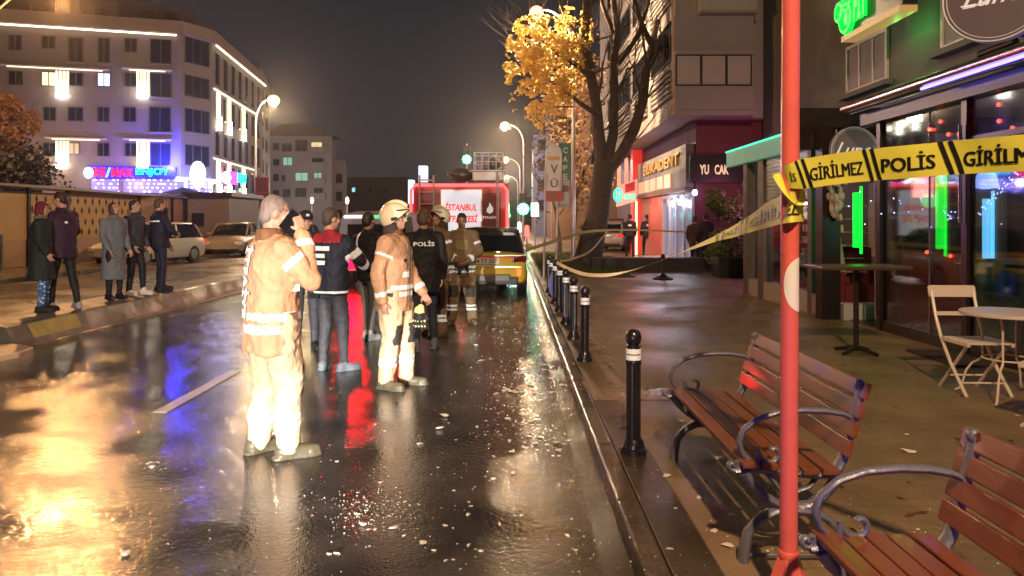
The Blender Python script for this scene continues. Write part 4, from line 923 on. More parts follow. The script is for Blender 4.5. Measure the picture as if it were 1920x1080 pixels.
for li, (pts, r) in enumerate(limbs):
    P = [tw(x, y, .5 * math.sin(i + li) * (i > 0)) for i, (x, y) in enumerate(pts)]; n = len(P)
    b.tube(P, [r * (1 - .55 * i / (n - 1)) for i in range(n)], 10)
    d = (P[-1] - P[-2]).normalized(); grow(b, P[-1], d, r * .42, 1.6, 3, tips, rnd, .55)
    for k in range(1, n): grow(b, P[k], (Vector((rnd.uniform(-.2, 1), rnd.uniform(-.5, .5), rnd.uniform(.2, 1)))).normalized(), r * .16, 1.5, 3, tips, rnd, .75)
    for k in range(2, n): grow(b, P[k], (d + Vector((rnd.uniform(-1, 1), rnd.uniform(-1, 1), .3))).normalized(), r * .25, 1.3, 2, tips, rnd, .6)
b.build('trunk', M_bark, tree, smooth=True)
b = MB()
def blob(cx, cy, rx, ry, n, s0, s1, dy=1.2, yb=0):
    for _ in range(n):
        a = rnd.uniform(0, 6.283); r = math.sqrt(rnd.random()); px = cx + rx * r * math.cos(a); py = cy + ry * r * math.sin(a)
        if noise.noise(Vector((px * .045, py * .045, cx))) < -.06: continue
        leaf(b, W(px, py, TY + yb + rnd.uniform(-dy, dy)), rnd.uniform(s0, s1), rnd)
blob(1008, 80, 56, 55, 3600, .07, .16); blob(1045, 110, 52, 68, 2600, .07, .16); blob(985, 125, 36, 55, 800, .10, .24); blob(1075, 60, 35, 50, 500, .1, .24); blob(1030, 170, 48, 42, 900, .10, .24); blob(1012, 212, 26, 26, 200, .1, .22); blob(965, 130, 20, 80, 60, .08, .16)
blob(1085, 90, 45, 70, 150, .10, .2)
b.build('crown', M_gleaf, tree)
for k in range(9):
    b = MB(); P = tw(1075 - 6 * k, 200 - 18 * k); q = P.copy(); d = Vector((-1, rnd.uniform(-.3, .3), rnd.uniform(-.1, .7))).normalized(); grow(b, q, d, .035, 1.1, 2, [], rnd, .6); b.build('twig', M_bark, tree, smooth=True)
def small_tree(name, label, base, H, cr, nleaf, m, seed, r0=.12, group=None, leafs=(.1, .2), low=.35, cat='tree', weep=0):
    t = thing(name, label, cat, base, 0, group); rn = random.Random(seed); b = MB(); tp_ = []
    grow(b, Vector((0, 0, 0)), Vector((0, 0, 1)), r0, H * low, 4, tp_, rn, .6, .4); b.build('trunk', M_bark, t, smooth=True)
    b = MB(); cl = [(Vector((rn.uniform(-1, 1) * cr * .75, rn.uniform(-1, 1) * cr * .75, H * rn.uniform(low + .08, .95))), cr * rn.uniform(.28, .55)) for _ in range(16)]
    for _ in range(nleaf):
        c, r = rn.choice(cl); d = Vector((rn.gauss(0, 1), rn.gauss(0, 1), rn.gauss(0, .8))).normalized() * r * rn.uniform(.55, 1.05); p = c + d
        if weep: p.z -= abs(rn.gauss(0, weep))
        leaf(b, p, rn.uniform(*leafs), rn)
    b.build('crown', m, t); return t
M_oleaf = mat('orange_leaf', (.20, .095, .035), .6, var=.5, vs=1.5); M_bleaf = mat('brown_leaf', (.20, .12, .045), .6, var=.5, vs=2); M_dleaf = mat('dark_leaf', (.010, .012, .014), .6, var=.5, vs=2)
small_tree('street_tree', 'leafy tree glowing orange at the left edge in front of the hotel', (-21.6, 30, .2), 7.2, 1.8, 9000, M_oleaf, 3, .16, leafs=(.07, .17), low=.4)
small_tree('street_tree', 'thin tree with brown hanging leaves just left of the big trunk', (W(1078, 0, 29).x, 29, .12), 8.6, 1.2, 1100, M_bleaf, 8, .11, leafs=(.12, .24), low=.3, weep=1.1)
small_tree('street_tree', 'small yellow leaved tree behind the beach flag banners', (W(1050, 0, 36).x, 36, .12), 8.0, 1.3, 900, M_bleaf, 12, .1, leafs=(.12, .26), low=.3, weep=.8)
small_tree('shrub', 'dark dense evergreen hedge tree above the shelter at the left', (-20.3, 27.5, .2), 4.7, 2.9, 9000, M_dleaf, 4, .14, leafs=(.1, .2), low=.3, cat='shrub')
small_tree('shrub', 'round green shrub in front of the purple wall', (W(1372, 0, 21).x, 21, .12), 2.35, .75, 2400, mat('shrub_leaf', (.11, .17, .03), .6, var=.5, vs=3), 6, .05, leafs=(.07, .14), low=.12, cat='shrub')
# planter wall and planters
pw = MB(); pw.bb(W(1110, 0, 22.2).x, W(1398, 0, 22.2).x, 22.2, 22.9, .1, .52); tag(pw.build('planter_wall', mat('planter_dark', (.035, .025, .02), .6, var=.3, vs=2), bevel=.02), 'long low dark planter wall across the pavement', 'planter')
pb = thing('planter_box', 'square dark planter box at the right end of the low wall', 'planter', (W(1372, 0, 20).x, 20, .12))
b = MB(); b.box((0, 0, .24), (.85, .7, .48), taper=1.1); b.build('box', mat('planter_black', (.02, .016, .014), .5), pb); b = MB(); b.box((0, 0, .5), (.93, .78, .06)); b.build('rim', M_dk, pb)
st = thing('post_stand', 'short black barrier post on a heavy round foot standing on the pavement', 'post', G(1243, 524, .12))
b = MB(); b.lathe([(.26, 0), (.26, .04), (.1, .09), (.05, .14), (.03, .2), (.03, .55), (.055, .57), (.06, .62), (.02, .66)], n=16); b.build('post', M_blk, st, smooth=True)
tag(MB().box(G(1128, 492, .12) + Vector((0, 0, .14)), (.85, .5, .28)).build('stone_block', M_conc, bevel=.03), 'low grey stone block at the foot of the big tree', 'stone')
rl = thing('iron_railing', 'thin dark railing in front of the purple wall', 'railing', (0, 0, 0))
b = MB()
for px in (1330, 1352, 1385): p = G(px, 486, .12); b.cyl(p, (p.x, p.y, 1.15), .025)
p0_, p1_ = G(1325, 486, .12), G(1395, 486, .12)
for z in (1.1, .65): b.cyl((p0_.x, p0_.y, z), (p1_.x, p1_.y, z), .02)
b.build('rail', M_blk, rl)
# beach flags
def banner(label, px, Y, py0, py1, w_, m, extra):
    t = thing('banner', label, 'banner', (0, 0, 0), 0, 'advertising banners'); o = W(px, 0, Y); z1, z0 = HC - (py0 - HY) / F * Y, HC - (py1 - HY) / F * Y
    b = MB(); b.tube([(o.x - .06, Y, .12), (o.x - .03, Y, z0), (o.x, Y, z1 - .2), (o.x + .1, Y, z1 - .03)], [.035, .03, .02, .015], 6); b.build('pole', M_pole, t)
    b = MB(); n = 14; vs = []
    for i in range(n + 1):
        z = z0 + (z1 - z0) * i / n; k = w_ * (1 if i < n - 3 else math.sqrt(max(0.02, 1 - ((i - n + 3) / 3.05) ** 2)))
        for j in range(5): vs.append((o.x + (k * j / 4), Y + .05 * math.sin(j * 1.4 + i * .5), z))
    b.add(vs, [(i * 5 + j, i * 5 + j + 1, i * 5 + j + 6, i * 5 + j + 5) for i in range(n) for j in range(4)]); o2 = b.build('cloth', m, t, smooth=True)
    mo = o2.modifiers.new('s', 'SOLIDIFY'); mo.thickness = .01
    extra(t, o.x, Y, z0, z1, w_); return t
def ex1(t, x, Y, z0, z1, w_):
    for (s_, k, h) in (('VUE', .6, .16),): pass
    for i, s_ in enumerate('VÜE'): sign_text('letters', s_, (x + w_ * .5, Y - .06, z1 - .75 - i * .36), (1, 0, 0), (0, 0, 1), w_ * .45, .24, mat('banner_ink', (.2, .1, .06), .6), t)
    b = MB(); b.bb(x + .04, x + w_ * .85, Y - .07, Y - .06, z1 - .5, z1 - .42); b.build('orange_line', mat('banner_orange', (.7, .3, .05), .6), t)
    b = MB(); b.bb(x, x + w_, Y - .075, Y - .065, z0, z0 + .28); b.build('red_patch', mat('banner_red', (.5, .04, .03), .6), t)
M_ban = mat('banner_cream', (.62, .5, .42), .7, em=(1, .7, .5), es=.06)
banner('tall cream beach flag with brown letters and a red foot', 1024, 19.5, 264, 378, .42, M_ban, ex1)
def ex2(t, x, Y, z0, z1, w_):
    b = MB(); b.bb(x + .02, x + w_ - .02, Y - .075, Y - .065, z0 + .75, z1 - .1); b.build('green_band', mat('banner_green', (.06, .16, .09), .6), t)
    for i, s_ in enumerate('CAFE'): sign_text('letters', s_, (x + w_ * .5, Y - .08, z1 - .3 - i * .24), (1, 0, 0), (0, 0, 1), w_ * .35, .15, M_ban, t)
    b = MB(); b.ell((x + w_ * .5, Y - .07, z0 + .5), (.11, .01, .09)); b.build('round_mark', mat('banner_ink', (0, 0, 0)), t)
banner('pale banner with a green upper part beside the cream beach flag', 1047, 20.3, 262, 388, .36, mat('banner_pink', (.5, .4, .4), .7), ex2)
# traffic lights
M_tg = glow('traffic_green', (.02, 1, .42), 45)
def traffic(label, x, Y, z, base, arm=0, r=.2):
    t = thing('traffic_light', label, 'traffic light', (x, Y, base), 0, 'traffic lights')
    b = MB(); b.cyl((arm, .2, 0), (arm, .2, z - base + 1), .06); 
    if arm: b.cyl((arm, .2, z - base + .6), (0, .2, z - base + .6), .04)
    b.build('pole', M_pole, t)
    b = MB(); b.bb(-.2, .2, 0, .25, z - base - .3, z - base + .85); b.build('housing', M_blk, t, bevel=.03)
    b = MB(); b.ell((0, -.03, z - base), (r, .06, r)); b.build('green_lens', M_tg, t)
    b = MB()
    for k in (.3, .6): b.ell((0, -.01, z - base + k), (.12, .02, .12))
    b.build('dark_lens', mat('dark_lens', (.05, .02, .01), .3), t)
p = W(875, 299, 46); traffic('green traffic light high above the fire engine roof', p.x, 46, p.z, .1, arm=-.0, r=.26)
p = W(981, 392, 40); traffic('green traffic light low beside the thin lamp pole', p.x, 40, p.z, .1, r=.3)
p = W(953, 404, 52); traffic('tiny green traffic light at the right edge of the fire engine', p.x, 52, p.z, .1, r=.14)
b = thing('lit_sign', 'small white lit panel on a post right of the low green light', 'sign', (W(1003, 0, 38).x, 38, .12))
c = MB(); c.bb(-.2, .2, -.05, .05, 1.75, 2.45); c.build('panel', glow('white_panel', (.8, .95, 1), 2.2), b); c = MB(); c.cyl((0, 0, 0), (0, 0, 1.8), .04); c.build('post', M_pole, b)

# ---------------------------------------------------------------- hoarding and shelter along the far pavement
HX = -15.2
ho = thing('hoarding', 'long ochre hoarding with a perforated lattice panel behind the people on the left', 'hoarding', (0, 0, 0))
M_och = mat('ochre_board', (.42, .26, .10), .6, var=.25, vs=1.2); M_tan = mat('tan_board', (.36, .22, .13), .6, var=.2, vs=1)
b = MB(); b.bb(HX - .1, HX, 20.5, 25.2, .22, 1.05); b.bb(HX - .1, HX, 25.3, 42, .22, 2.7); b.build('board', M_tan, ho)
lat = MB(); lat.bb(HX - .08, HX + .02, 20.6, 30, 1.05, 2.55); lat.build('lattice_panel', M_och, ho)
b = MB()
y = 23.4; j = 0
while y < 29.8:
    for k, z in enumerate((1.25, 1.6, 2.0, 2.33)):
        yy_ = y + (.22 if k % 2 else 0); b.prism([(0, -.14), (.08, 0), (0, .14), (-.08, 0)], (HX + .021, yy_, z), (0, 1, 0), (0, 0, 1), (.006, 0, 0))
    y += .45
b.build('lattice_holes', mat('hole_dark', (.05, .03, .015), .8), ho)
b = MB(); b.bb(HX - .5, HX + .5, 15, 31, 2.66, 2.74); b.bb(HX - .5, HX + .3, 31.2, 41, 2.74, 2.82); b.build('roof', mat('shelter_roof', (.16, .11, .10), .35, .3), ho)
for y in (20.4, 23.2, 25.25, 30.1, 33, 36, 39): b = MB(); b.bb(HX - .02, HX + .08, y - .06, y + .06, .22, 2.66); b.build('post', M_dk, ho)
M_post = mat('poster_dim', (.28, .18, .17), .5, var=.6, vs=3)
ph = thing('poster_case', 'dark bus stop case with faded pink posters at the left edge', 'poster case', (0, 0, 0))
b = MB(); b.bb(HX + .1, HX + .25, 19.2, 21.5, .35, 2.6); b.build('case', mat('case_dark', (.06, .04, .035), .4), ph)
for (a, c, z0, z1) in ((19.35, 19.95, 1.4, 2.3), (20.05, 20.65, 1.4, 2.3), (20.75, 21.35, 1.4, 2.3), (19.35, 19.95, .5, 1.2), (20.05, 20.65, .5, 1.2), (20.75, 21.35, .5, 1.2)):
    b = MB(); b.bb(HX + .25, HX + .262, a, c, z0, z1); q = b.build('poster', M_post, ph)
    b = MB(); b.bb(HX + .262, HX + .268, a + .12, c - .15, z0 + .2, z1 - .3); b.build('poster_picture', mat('poster_pink', (.5, .25, .18), .5, var=.5, vs=6), q)
b = MB(); b.cyl((HX + .7, 20.6, .22), (HX + .7, 20.6, 1.25), .26, .28, n=14); tag(b.build('litter_bin', mat('bin_dark', (.02, .018, .015), .4), smooth=True), 'dark cylindrical litter bin in front of the poster case', 'bin')
kk = thing('kiosk', 'grey kiosk box with a small window behind the people on the left', 'kiosk', (0, 0, 0))
p0_ = W(352, 0, 34); b = MB(); b.bb(p0_.x, p0_.x + 1.9, 34, 38, .2, 2.75); b.build('wall', mat('kiosk_grey', (.12, .11, .13), .6, var=.2), kk)
b = MB(); b.bb(p0_.x - .2, p0_.x + 2.1, 33.8, 38.2, 2.76, 2.95); b.build('roof', M_dk, kk); b = MB(); b.bb(p0_.x + .2, p0_.x + .75, 33.95, 33.99, 1.4, 2.0); b.build('window', M_glassd, kk)
um = thing('parasol_tent', 'dark blue tent roof lit by the hotel signs behind the shelter', 'tent', (W(345, 0, 50).x, 50, .2))
b = MB(); b.lathe([(2.7, 2.75), (2.6, 2.95), (1.4, 3.35), (.1, 3.7)], n=8); b.build('canopy', mat('tent_blue', (.03, .03, .16), .6), um); b = MB(); b.cyl((0, 0, 0), (0, 0, 3.4), .05); b.build('pole', M_pole, um)
rs_ = thing('street_sign', 'dark red framed sign panel on a post in front of the grey buildings', 'sign', (W(492, 0, 44).x, 44, .22))
b = MB(); b.bb(-.36, .36, -.05, .05, 2.2, 4.0); b.build('panel', mat('sign_maroon', (.12, .03, .045), .5), rs_)
b = MB()
for z in (2.2, 3.1, 4.0): b.bb(-.4, .4, -.08, .06, z - .04, z + .04)
b.bb(-.4, -.34, -.08, .06, 0, 4.04); b.bb(.34, .4, -.08, .06, 2.2, 4.04); b.build('frame', mat('sign_red_frame', (.4, .06, .05), .5), rs_)

# ---------------------------------------------------------------- debris
M_deb = mat('plaster', (.75, .68, .58), .6, var=.25, vs=12)
rn = random.Random(11)
def chunk(seed, flat):
    r = random.Random(seed); bm = bmesh.new(); pts = [bm.verts.new((r.uniform(-1, 1), r.uniform(-1, 1), r.uniform(0, flat))) for _ in range(11)]
    bmesh.ops.convex_hull(bm, input=pts); bmesh.ops.delete(bm, geom=[v for v in bm.verts if not v.link_faces], context='VERTS')
    me = bpy.data.meshes.new('plaster_fragment'); bm.to_mesh(me); bm.free(); me.materials.append(M_deb); return me
CH = [chunk(i, .7) for i in range(7)]
def frag(p, s, lab='small pale plaster fragment lying on the wet ground', grp='plaster fragments scattered on the ground', name='plaster_fragment', big=False):
    o = bpy.data.objects.new(name, rn.choice(CH)); col.objects.link(o); o.location = p; o.scale = (s, s * rn.uniform(.5, .9), s * rn.uniform(.35, .6)); o.rotation_euler = (0, 0, rn.uniform(0, 6)); tag(o, lab, 'rubble', grp)
for (px, py, s, lab) in [(832, 781, .05, 'pale flat plaster lump on the road, upper of the two in the middle'), (828, 803, .05, 'pale plaster lump on the road, lower of the two in the middle'), (876, 966, .022, 'round white fragment low in the middle of the road'), (232, 1041, .04, 'white lump on the road near the bottom left corner'), (682, 983, .028, 'yellowish lump in the stony patch at the lower middle of the road'),
                         (742, 990, .035, 'longish yellowish lump right of the stony patch on the road'), (793, 1019, .03, 'yellowish fragment nearest the bottom edge on the road'), (961, 887, .025, 'pale fragment on the road left of the golden reflection'), (927, 899, .025, 'pale fragment on the road, second left of the golden reflection'),
                         (1248, 893, .04, 'flat pale fragment on the pavement strip beside the nearest bollard'), (1365, 1026, .035, 'yellowish fragment by the foot of the whole bench'), (1420, 1020, .04, 'pale chip between the red pole and the bench foot'), (1258, 1031, .03, 'oblong white fragment on the dark pavement near the kerb'), (1346, 860, .06, 'long pale flake under the front edge of the whole bench'), (1703, 847, .05, 'thin pale flake on the pavement right of the bench back'),
                         (285, 876, .03, 'biggest white crumb of the cluster on the road at lower left')]:
    frag(G(px, py, .005 if px < 1190 else .124), s, lab, None)
for _ in range(10): frag(G(rn.gauss(288, 20), rn.gauss(872, 9), 0), rn.uniform(.006, .014))
for _ in range(150):
    px = rn.gauss(985, 48); py = rn.uniform(590, 860); q = G(px, py, 0)
    if -3 < q.x < .52: frag(q, rn.choice((.010, .014, .02, .03, .045)) * (q.y / 7))
for _ in range(90):
    q = G(rn.uniform(600, 1110), rn.uniform(720, 1075), 0)
    if q.x < .5: frag(q, rn.choice((.006, .009, .014, .02)))
for _ in range(30):
    q = G(rn.gauss(690, 45), rn.gauss(960, 18), 0); frag(q, rn.choice((.006, .009, .013)))
for _ in range(50):
    q = Vector((rn.uniform(.75, 3.9), rn.uniform(2.6, 11), .124)); frag(q, rn.choice((.008, .014, .022, .03)))
# countless glass crumbs: stuff
b = MB()
def crumb(p, s):
    a = rn.uniform(0, 6.28); c_, s_ = s * math.cos(a), s * math.sin(a); h = s * rn.uniform(.5, 1.3)
    b.add([p + Vector((c_, s_, 0)), p + Vector((-s_, c_, 0)), p + Vector((-c_, -s_, 0)), p + Vector((0, 0, h))], [(0, 1, 3), (1, 2, 3), (2, 0, 3)])
for _ in range(900):
    q = G(rn.gauss(985, 50), rn.uniform(560, 830), .001)
    if q.x < KX - .02: crumb(q, rn.uniform(.002, .007) * q.y / 7)
for _ in range(700):
    q = Vector((rn.gauss(1.5, .4), rn.gauss(3.1, .6), .124)); crumb(q, rn.choice((.0015, .003, .005)))
for _ in range(220):
    q = G(rn.gauss(690, 60), rn.gauss(955, 28), .001); crumb(q, rn.choice((.002, .003, .005)))
for _ in range(700):
    q = Vector((rn.uniform(-3, .5), rn.uniform(2.6, 8), .001)); crumb(q, rn.choice((.001, .002, .003)))
tag(b.build('glass_crumbs', mat('glass_crumb', (.8, .74, .62), .12, spec=.9)), 'countless glass crumbs glinting on the wet road and under the benches', 'glass crumbs', kind='stuff')
# fallen leaves
b = MB()
for _ in range(160):
    q = Vector((rn.uniform(.8, 4.5), rn.uniform(2.5, 13), .128)); a = rn.uniform(0, 6.28); s = rn.uniform(.02, .05); u_ = Vector((math.cos(a), math.sin(a), .1)) * s; v_ = Vector((-math.sin(a), math.cos(a), .15)) * s * .4
    b.add([q - u_, q + v_, q + u_, q - v_], [(0, 1, 2, 3)])
tag(b.build('fallen_leaves', mat('dead_leaf', (.10, .045, .015), .5, var=.5, vs=4)), 'brown fallen leaves stuck to the wet pavement', 'leaves', kind='stuff')
# ================================================================ VEHICLES
M_tyre = mat('tyre', (.015, .015, .015), .7); M_rim = mat('rim', (.4, .4, .42), .3, .8); M_tail = glow('tail_lamp', (1, .02, .01), .5)
def sec_loft(b, secs, m=0):
    """secs: list of (y, [(x,z)...]) right half from bottom centre to top centre; mirrored"""
    vs = []; n = None
    for y, pts in secs:
        full = [(x, z) for x, z in pts] + [(-x, z) for x, z in reversed(pts)]
        n = len(full); vs += [(x, y, z) for x, z in full]
    N = len(secs); fs = [(i * n + k, i * n + (k + 1) % n, (i + 1) * n + (k + 1) % n, (i + 1) * n + k) for i in range(N - 1) for k in range(n)]
    fs += [tuple(range(n)), tuple((N - 1) * n + k for k in reversed(range(n)))]
    b.add(vs, fs, m)
def wheel(par, x, y, r, w_=.22):
    s = 1 if x > 0 else -1
    b = MB(); b.cyl((x - s * w_ / 2, y, r), (x + s * w_ / 2, y, r), r, n=24); t = b.build('wheel', M_tyre, par, bevel=.02)
    b = MB(); b.cyl((x + s * (w_ / 2), y, r), (x + s * (w_ / 2 + .012), y, r), r * .62, r * .58, n=20); b.build('rim', M_rim, t)
def car(name, label, loc, rz, m, L=4.3, Wd=1.78, H=1.48, cat='car', group=None, roof_m=None, suv=0, plate=None, tail=M_tail, head=None):
    t = thing(name, label, cat, loc, rz, group); hw = Wd / 2; zb = .2 + .05 * suv; zl = .92 + .1 * suv
    def S(y, k, z0, z1): return (y, [(hw * k * .55, z0), (hw * k * .93, z0 + .02), (hw * k, z0 + .14), (hw * k, (z0 + z1) / 2), (hw * k * .985, z1 - .12), (hw * k * .93, z1 - .015), (hw * k * .6, z1 + .02)])
    b = MB(); sec_loft(b, [S(0, .86, zb + .18, zl - .08), S(.05, .93, zb + .06, zl - .03), S(.22, .985, zb, zl), S(.9, 1, zb, zl + .01), (L * .5, S(0, 1, zb, zl)[1]), S(L * .68, 1, zb, zl - .02), S(L * .86, .97, zb, zl - .12), S(L * .96, .9, zb + .04, zl - .2), S(L, .78, zb + .14, zl - .32)])
    b.build('body', m, t, smooth=True)
    def C(y, k, z): return (y, [(hw * .91, zl - .04), (hw * k, z - .08 if z > zl + .2 else z - .01), (hw * k * .85, z), (hw * k * .4, z + .012)])
    yr = .30; yf = L * .72
    b = MB(); sec_loft(b, [C(yr - .1, .86, zl + .03), C(yr + .12, .76, H - .12), C(yr + .35, .74, H - .01), C(L * .42, .76, H), C(L * .52, .76, H - .05), C(yf, .84, zl + .0)]); b.build('windows', mat('car_glass', (.012, .014, .016), .05, spec=.9), t, smooth=True)
    b = MB(); sec_loft(b, [(y, [(hw * k * .9, z - .045), (hw * k, z - .03), (hw * k * .9, z + .012), (hw * k * .4, z + .03)]) for y, k, z in ((yr + .1, .72, H - .1), (yr + .32, .77, H), (L * .42, .79, H + .01), (L * .51, .78, H - .03))]); b.build('roof', roof_m or m, t, smooth=True)
    for s in (-1, 1):
        for (y0, k0, z0, y1, k1, z1) in ((yr - .08, .90, zl - .01, yr + .16, .75, H - .06), (L * .40, .92, zl - .01, L * .39, .775, H - .03), (L * .51, .77, H - .06, yf + .02, .88, zl - .01)): b = MB(); b.cyl((s * hw * k0, y0, z0), (s * hw * k1, y1, z1), .035, n=8); b.build('pillar', roof_m or m, t, smooth=True)
    for s in (-1, 1):
        b = MB(); b.box((s * hw * .80, .04, zl - .13), (hw * .34, .10, .14), rz=s * .25); b.build('tail_light', tail, t, bevel=.02)
        b = MB(); b.box((s * hw * .72, L - .10, zl - .33), (hw * .36, .2, .13), rz=-s * .45); b.build('headlight', head or mat('head_glass', (.6, .6, .6), .15), t, bevel=.02)
        b = MB(); b.ell((s * (hw + .08), L * .62, zl + .06), (.10, .06, .075)); b.build('mirror', m, t, smooth=True)
        for y in (L * .19, L * .81): wheel(t, s * (hw - .11), y, .31 + .03 * suv)
    b = MB(); b.bb(-hw * .78, hw * .78, -.035, .1, zb + .02, zb + .20); b.build('bumper', mat('bumper_black', (.035, .035, .035), .5), t, bevel=.03)
    if plate:
        b = MB(); b.bb(-.26, .26, -.04, -.005, zl - .33, zl - .21); q = b.build('number_plate', mat('plate_white', (.7, .7, .7), .4), t)
        sign_text('letters', plate, (0, -.042, zl - .27), (1, 0, 0), (0, 0, 1), .42, .075, mat('plate_ink', (.01, .01, .01), .5), q, .001)
    return t
M_taxi = mat('taxi_yellow', (.78, .54, .07), .3, coat=.6, var=.05, vs=2)
tx = car('taxi', 'yellow taxi seen from behind, parked in front of the fire engine', (-.58, 16.3, .0), 0, M_taxi, 4.3, 1.84, 1.45, cat='taxi', roof_m=mat('taxi_roof_dark', (.02, .02, .018), .25), tail=mat('taxi_tail', (.12, .01, .01), .25))
b = MB(); b.bb(-.30, .30, -.05, .02, .68, .81); q = b.build('number_plate', mat('plate_white', (.7, .7, .7), .4), tx); sign_text('letters', '34 TT 557', (0, -.052, .745), (1, 0, 0), (0, 0, 1), .5, .085, mat('plate_ink', (.01, .01, .01), .5), q, .001)
b = MB(); b.bb(-.55, .55, -.07, .06, .28, .46); b.build('lower_bumper', mat('bumper_grey', (.16, .15, .14), .45), tx, bevel=.04)
b = MB(); b.bb(-.78, .78, -.02, .06, .60, .63); b.bb(-.8, .8, -.03, .2, .86, .875); b.build('trim', mat('trim_chrome', (.5, .45, .3), .3, .6), tx)
b = MB(); b.bb(-.75, .75, -.035, .08, .825, .85); b.build('light_bar', mat('red_bar', (.25, .01, .01), .2, em=(1, .04, .04), es=.25), tx, bevel=.01)
for s in (-1, 1): b = MB(); b.bb(s * .74 - .04, s * .74 + .04, -.05, .0, .42, .58); b.build('reflector', glow('reflector_orange', (1, .2, .02), 1.4), tx)
# fire engine
FX, FY, FWd, FT = -1.52, 21.3, 2.85, 2.72
fe = thing('fire_engine', 'red fire engine seen from behind with white poster screen, ladders and roof platform', 'fire engine', (FX, FY, 0))
M_fr = mat('fire_red', (.48, .015, .02), .35, coat=.5, var=.1, vs=2); M_fd = mat('fire_shutter', (.20, .02, .03), .4, .2); M_al = mat('aluminium', (.75, .68, .6), .35, .5)
hw = FWd / 2
b = MB(); b.bb(-hw, hw, .06, 7.5, .5, FT); b.build('body', M_fr, fe, bevel=.10)
b = MB(); b.bb(-hw + .22, hw - .22, .0, .08, .9, FT - .28); b.build('rear_shutter', M_fd, fe)
M_rl = glow('red_marker', (1, .10, .10), 2.4)
b = MB(); b.tube([(-hw + .04, -.02, .8), (-hw + .04, -.02, FT - .2), (-hw + .16, -.02, FT - .06), (hw - .16, -.02, FT - .06), (hw - .04, -.02, FT - .2), (hw - .04, -.02, .8)], .045, 8); b.build('lit_edge', M_rl, fe, smooth=True)
b = MB(); b.bb(-.48, .62, -.06, .0, 1.22, FT - .22); sc = b.build('poster_screen', mat('poster_white', (.7, .7, .74), .5, em=(.9, .92, 1), es=.65), fe)
b = MB(); b.bb(-.52, .66, -.05, -.01, FT - .22, FT - .19); b.bb(-.52, -.48, -.065, -.01, 1.2, FT - .22); b.bb(.62, .66, -.065, -.01, 1.2, FT - .22); b.build('screen_frame', M_al, sc)
M_rt = glow('poster_red', (.85, .03, .03), .8)
sign_text('letters', 'İSTANBUL', (.07, -.07, 2.05), (1, 0, 0), (.18, 0, 1), .92, .26, M_rt, sc, .002, .03)
sign_text('letters', 'İTFAİYESİ', (.07, -.07, 1.72), (1, 0, 0), (.18, 0, 1), .92, .26, M_rt, sc, .002, .03)
M_wm = mat('white_mark', (.8, .8, .8), .5, em=(1, 1, 1), es=.4)
b = MB(); b.prism([(0, .22), (.05, .12), (.10, .05), (.09, -.06), (0, -.11), (-.09, -.06), (-.08, .04), (-.03, .10)], (.88, -.01, 1.95), (1, 0, 0), (0, 0, 1), (0, -.01, 0)); b.build('flame_emblem', M_wm, fe)
sign_text('letters', 'İTFAİYE', (.88, -.01, 1.74), (1, 0, 0), (0, 0, 1), .42, .08, M_wm, fe, .002)
def ladder(x0, x1, z0, z1, y, m, nm, step=.34, par=fe):
    b = MB()
    for x in (x0, x1): b.cyl((x, y, z0), (x, y, z1), .028, n=8)
    z = z0 + .2
    while z < z1: b.cyl((x0, y, z), (x1, y, z), .022, n=6); z += step
    return b.build(nm, m, par)
ladder(-1.12, -.72, .9, FT + .22, -.16, mat('ladder_metal', (.75, .6, .4), .35, .4), 'ladder')
b = MB(); b.cyl((.93 + .15, -.1, .6), (.93 + .15, -.1, FT + .3), .02, n=6); b.cyl((hw - .3, -.08, .6), (hw - .3, -.08, FT + .2), .022, n=6); b.build('grab_rail', M_al, fe)
b = MB(); b.bb(.35, 1.25, .5, 1.6, FT + .1, FT + .38); b.bb(.25, 1.3, .4, .5, FT + .36, FT + .42); b.build('platform_base', mat('light_grey_metal', (.5, .5, .48), .4, .3), fe, bevel=.02)
b = MB()
for x in (.4, .62, .84, 1.06, 1.25): b.cyl((x, .5, FT + .4), (x, .5, FT + .92), .018, n=6); b.cyl((x, 1.5, FT + .4), (x, 1.5, FT + .92), .018, n=6)
for z in (.66, .92): b.cyl((.4, .5, FT + z), (1.25, .5, FT + z), .018, n=6); b.cyl((.4, 1.5, FT + z), (1.25, 1.5, FT + z), .018, n=6); b.cyl((.4, .5, FT + z), (.4, 1.5, FT + z), .018, n=6); b.cyl((1.25, .5, FT + z), (1.25, 1.5, FT + z), .018, n=6)
b.build('platform_cage', M_al, fe)
b = MB(); b.ell((.0, 1.2, FT + .3), (.38, .3, .22)); b.ell((.95, 1.2, FT + .62), (.22, .25, .2)); b.cyl((-.4, .8, FT + .32), (.1, 1, FT + .24), .05); b.build('water_monitor', mat('gun_metal', (.14, .14, .13), .4, .5), fe, smooth=True)
b = MB(); b.bb(-hw - .05, -hw + .1, .0, .4, FT - .6, FT + .1); b.bb(-1.20, -.95, .2, .5, FT + .05, FT + .52); b.build('blue_white_beacon', glow('beacon', (.5, .7, 1), 1.6), fe, bevel=.02)
for s in (-1, 1):
    b = MB(); b.bb(s * (hw - .16) - .09, s * (hw - .16) + .09, -.05, .06, .62, 1.0); b.build('tail_light', glow('fire_tail', (1, .03, .02), 7), fe, bevel=.02)
    for y in (1.6, 6.0): wheel(fe, s * (hw - .2), y, .5, .32)
b = MB(); b.bb(-hw, hw, -.05, .1, .35, .55); b.build('bumper', mat('bumper_black', (0, 0, 0)), fe)
b = MB(); b.bb(-1.2, 1.2, 5.6, 7.4, FT - .2, FT + .15); b.build('cab', M_fr, fe, bevel=.08)
light('AREA', (0, -.25, FT - .12), 10, (1, .25, .2), fe, .6, (R(-80), 0, 0))
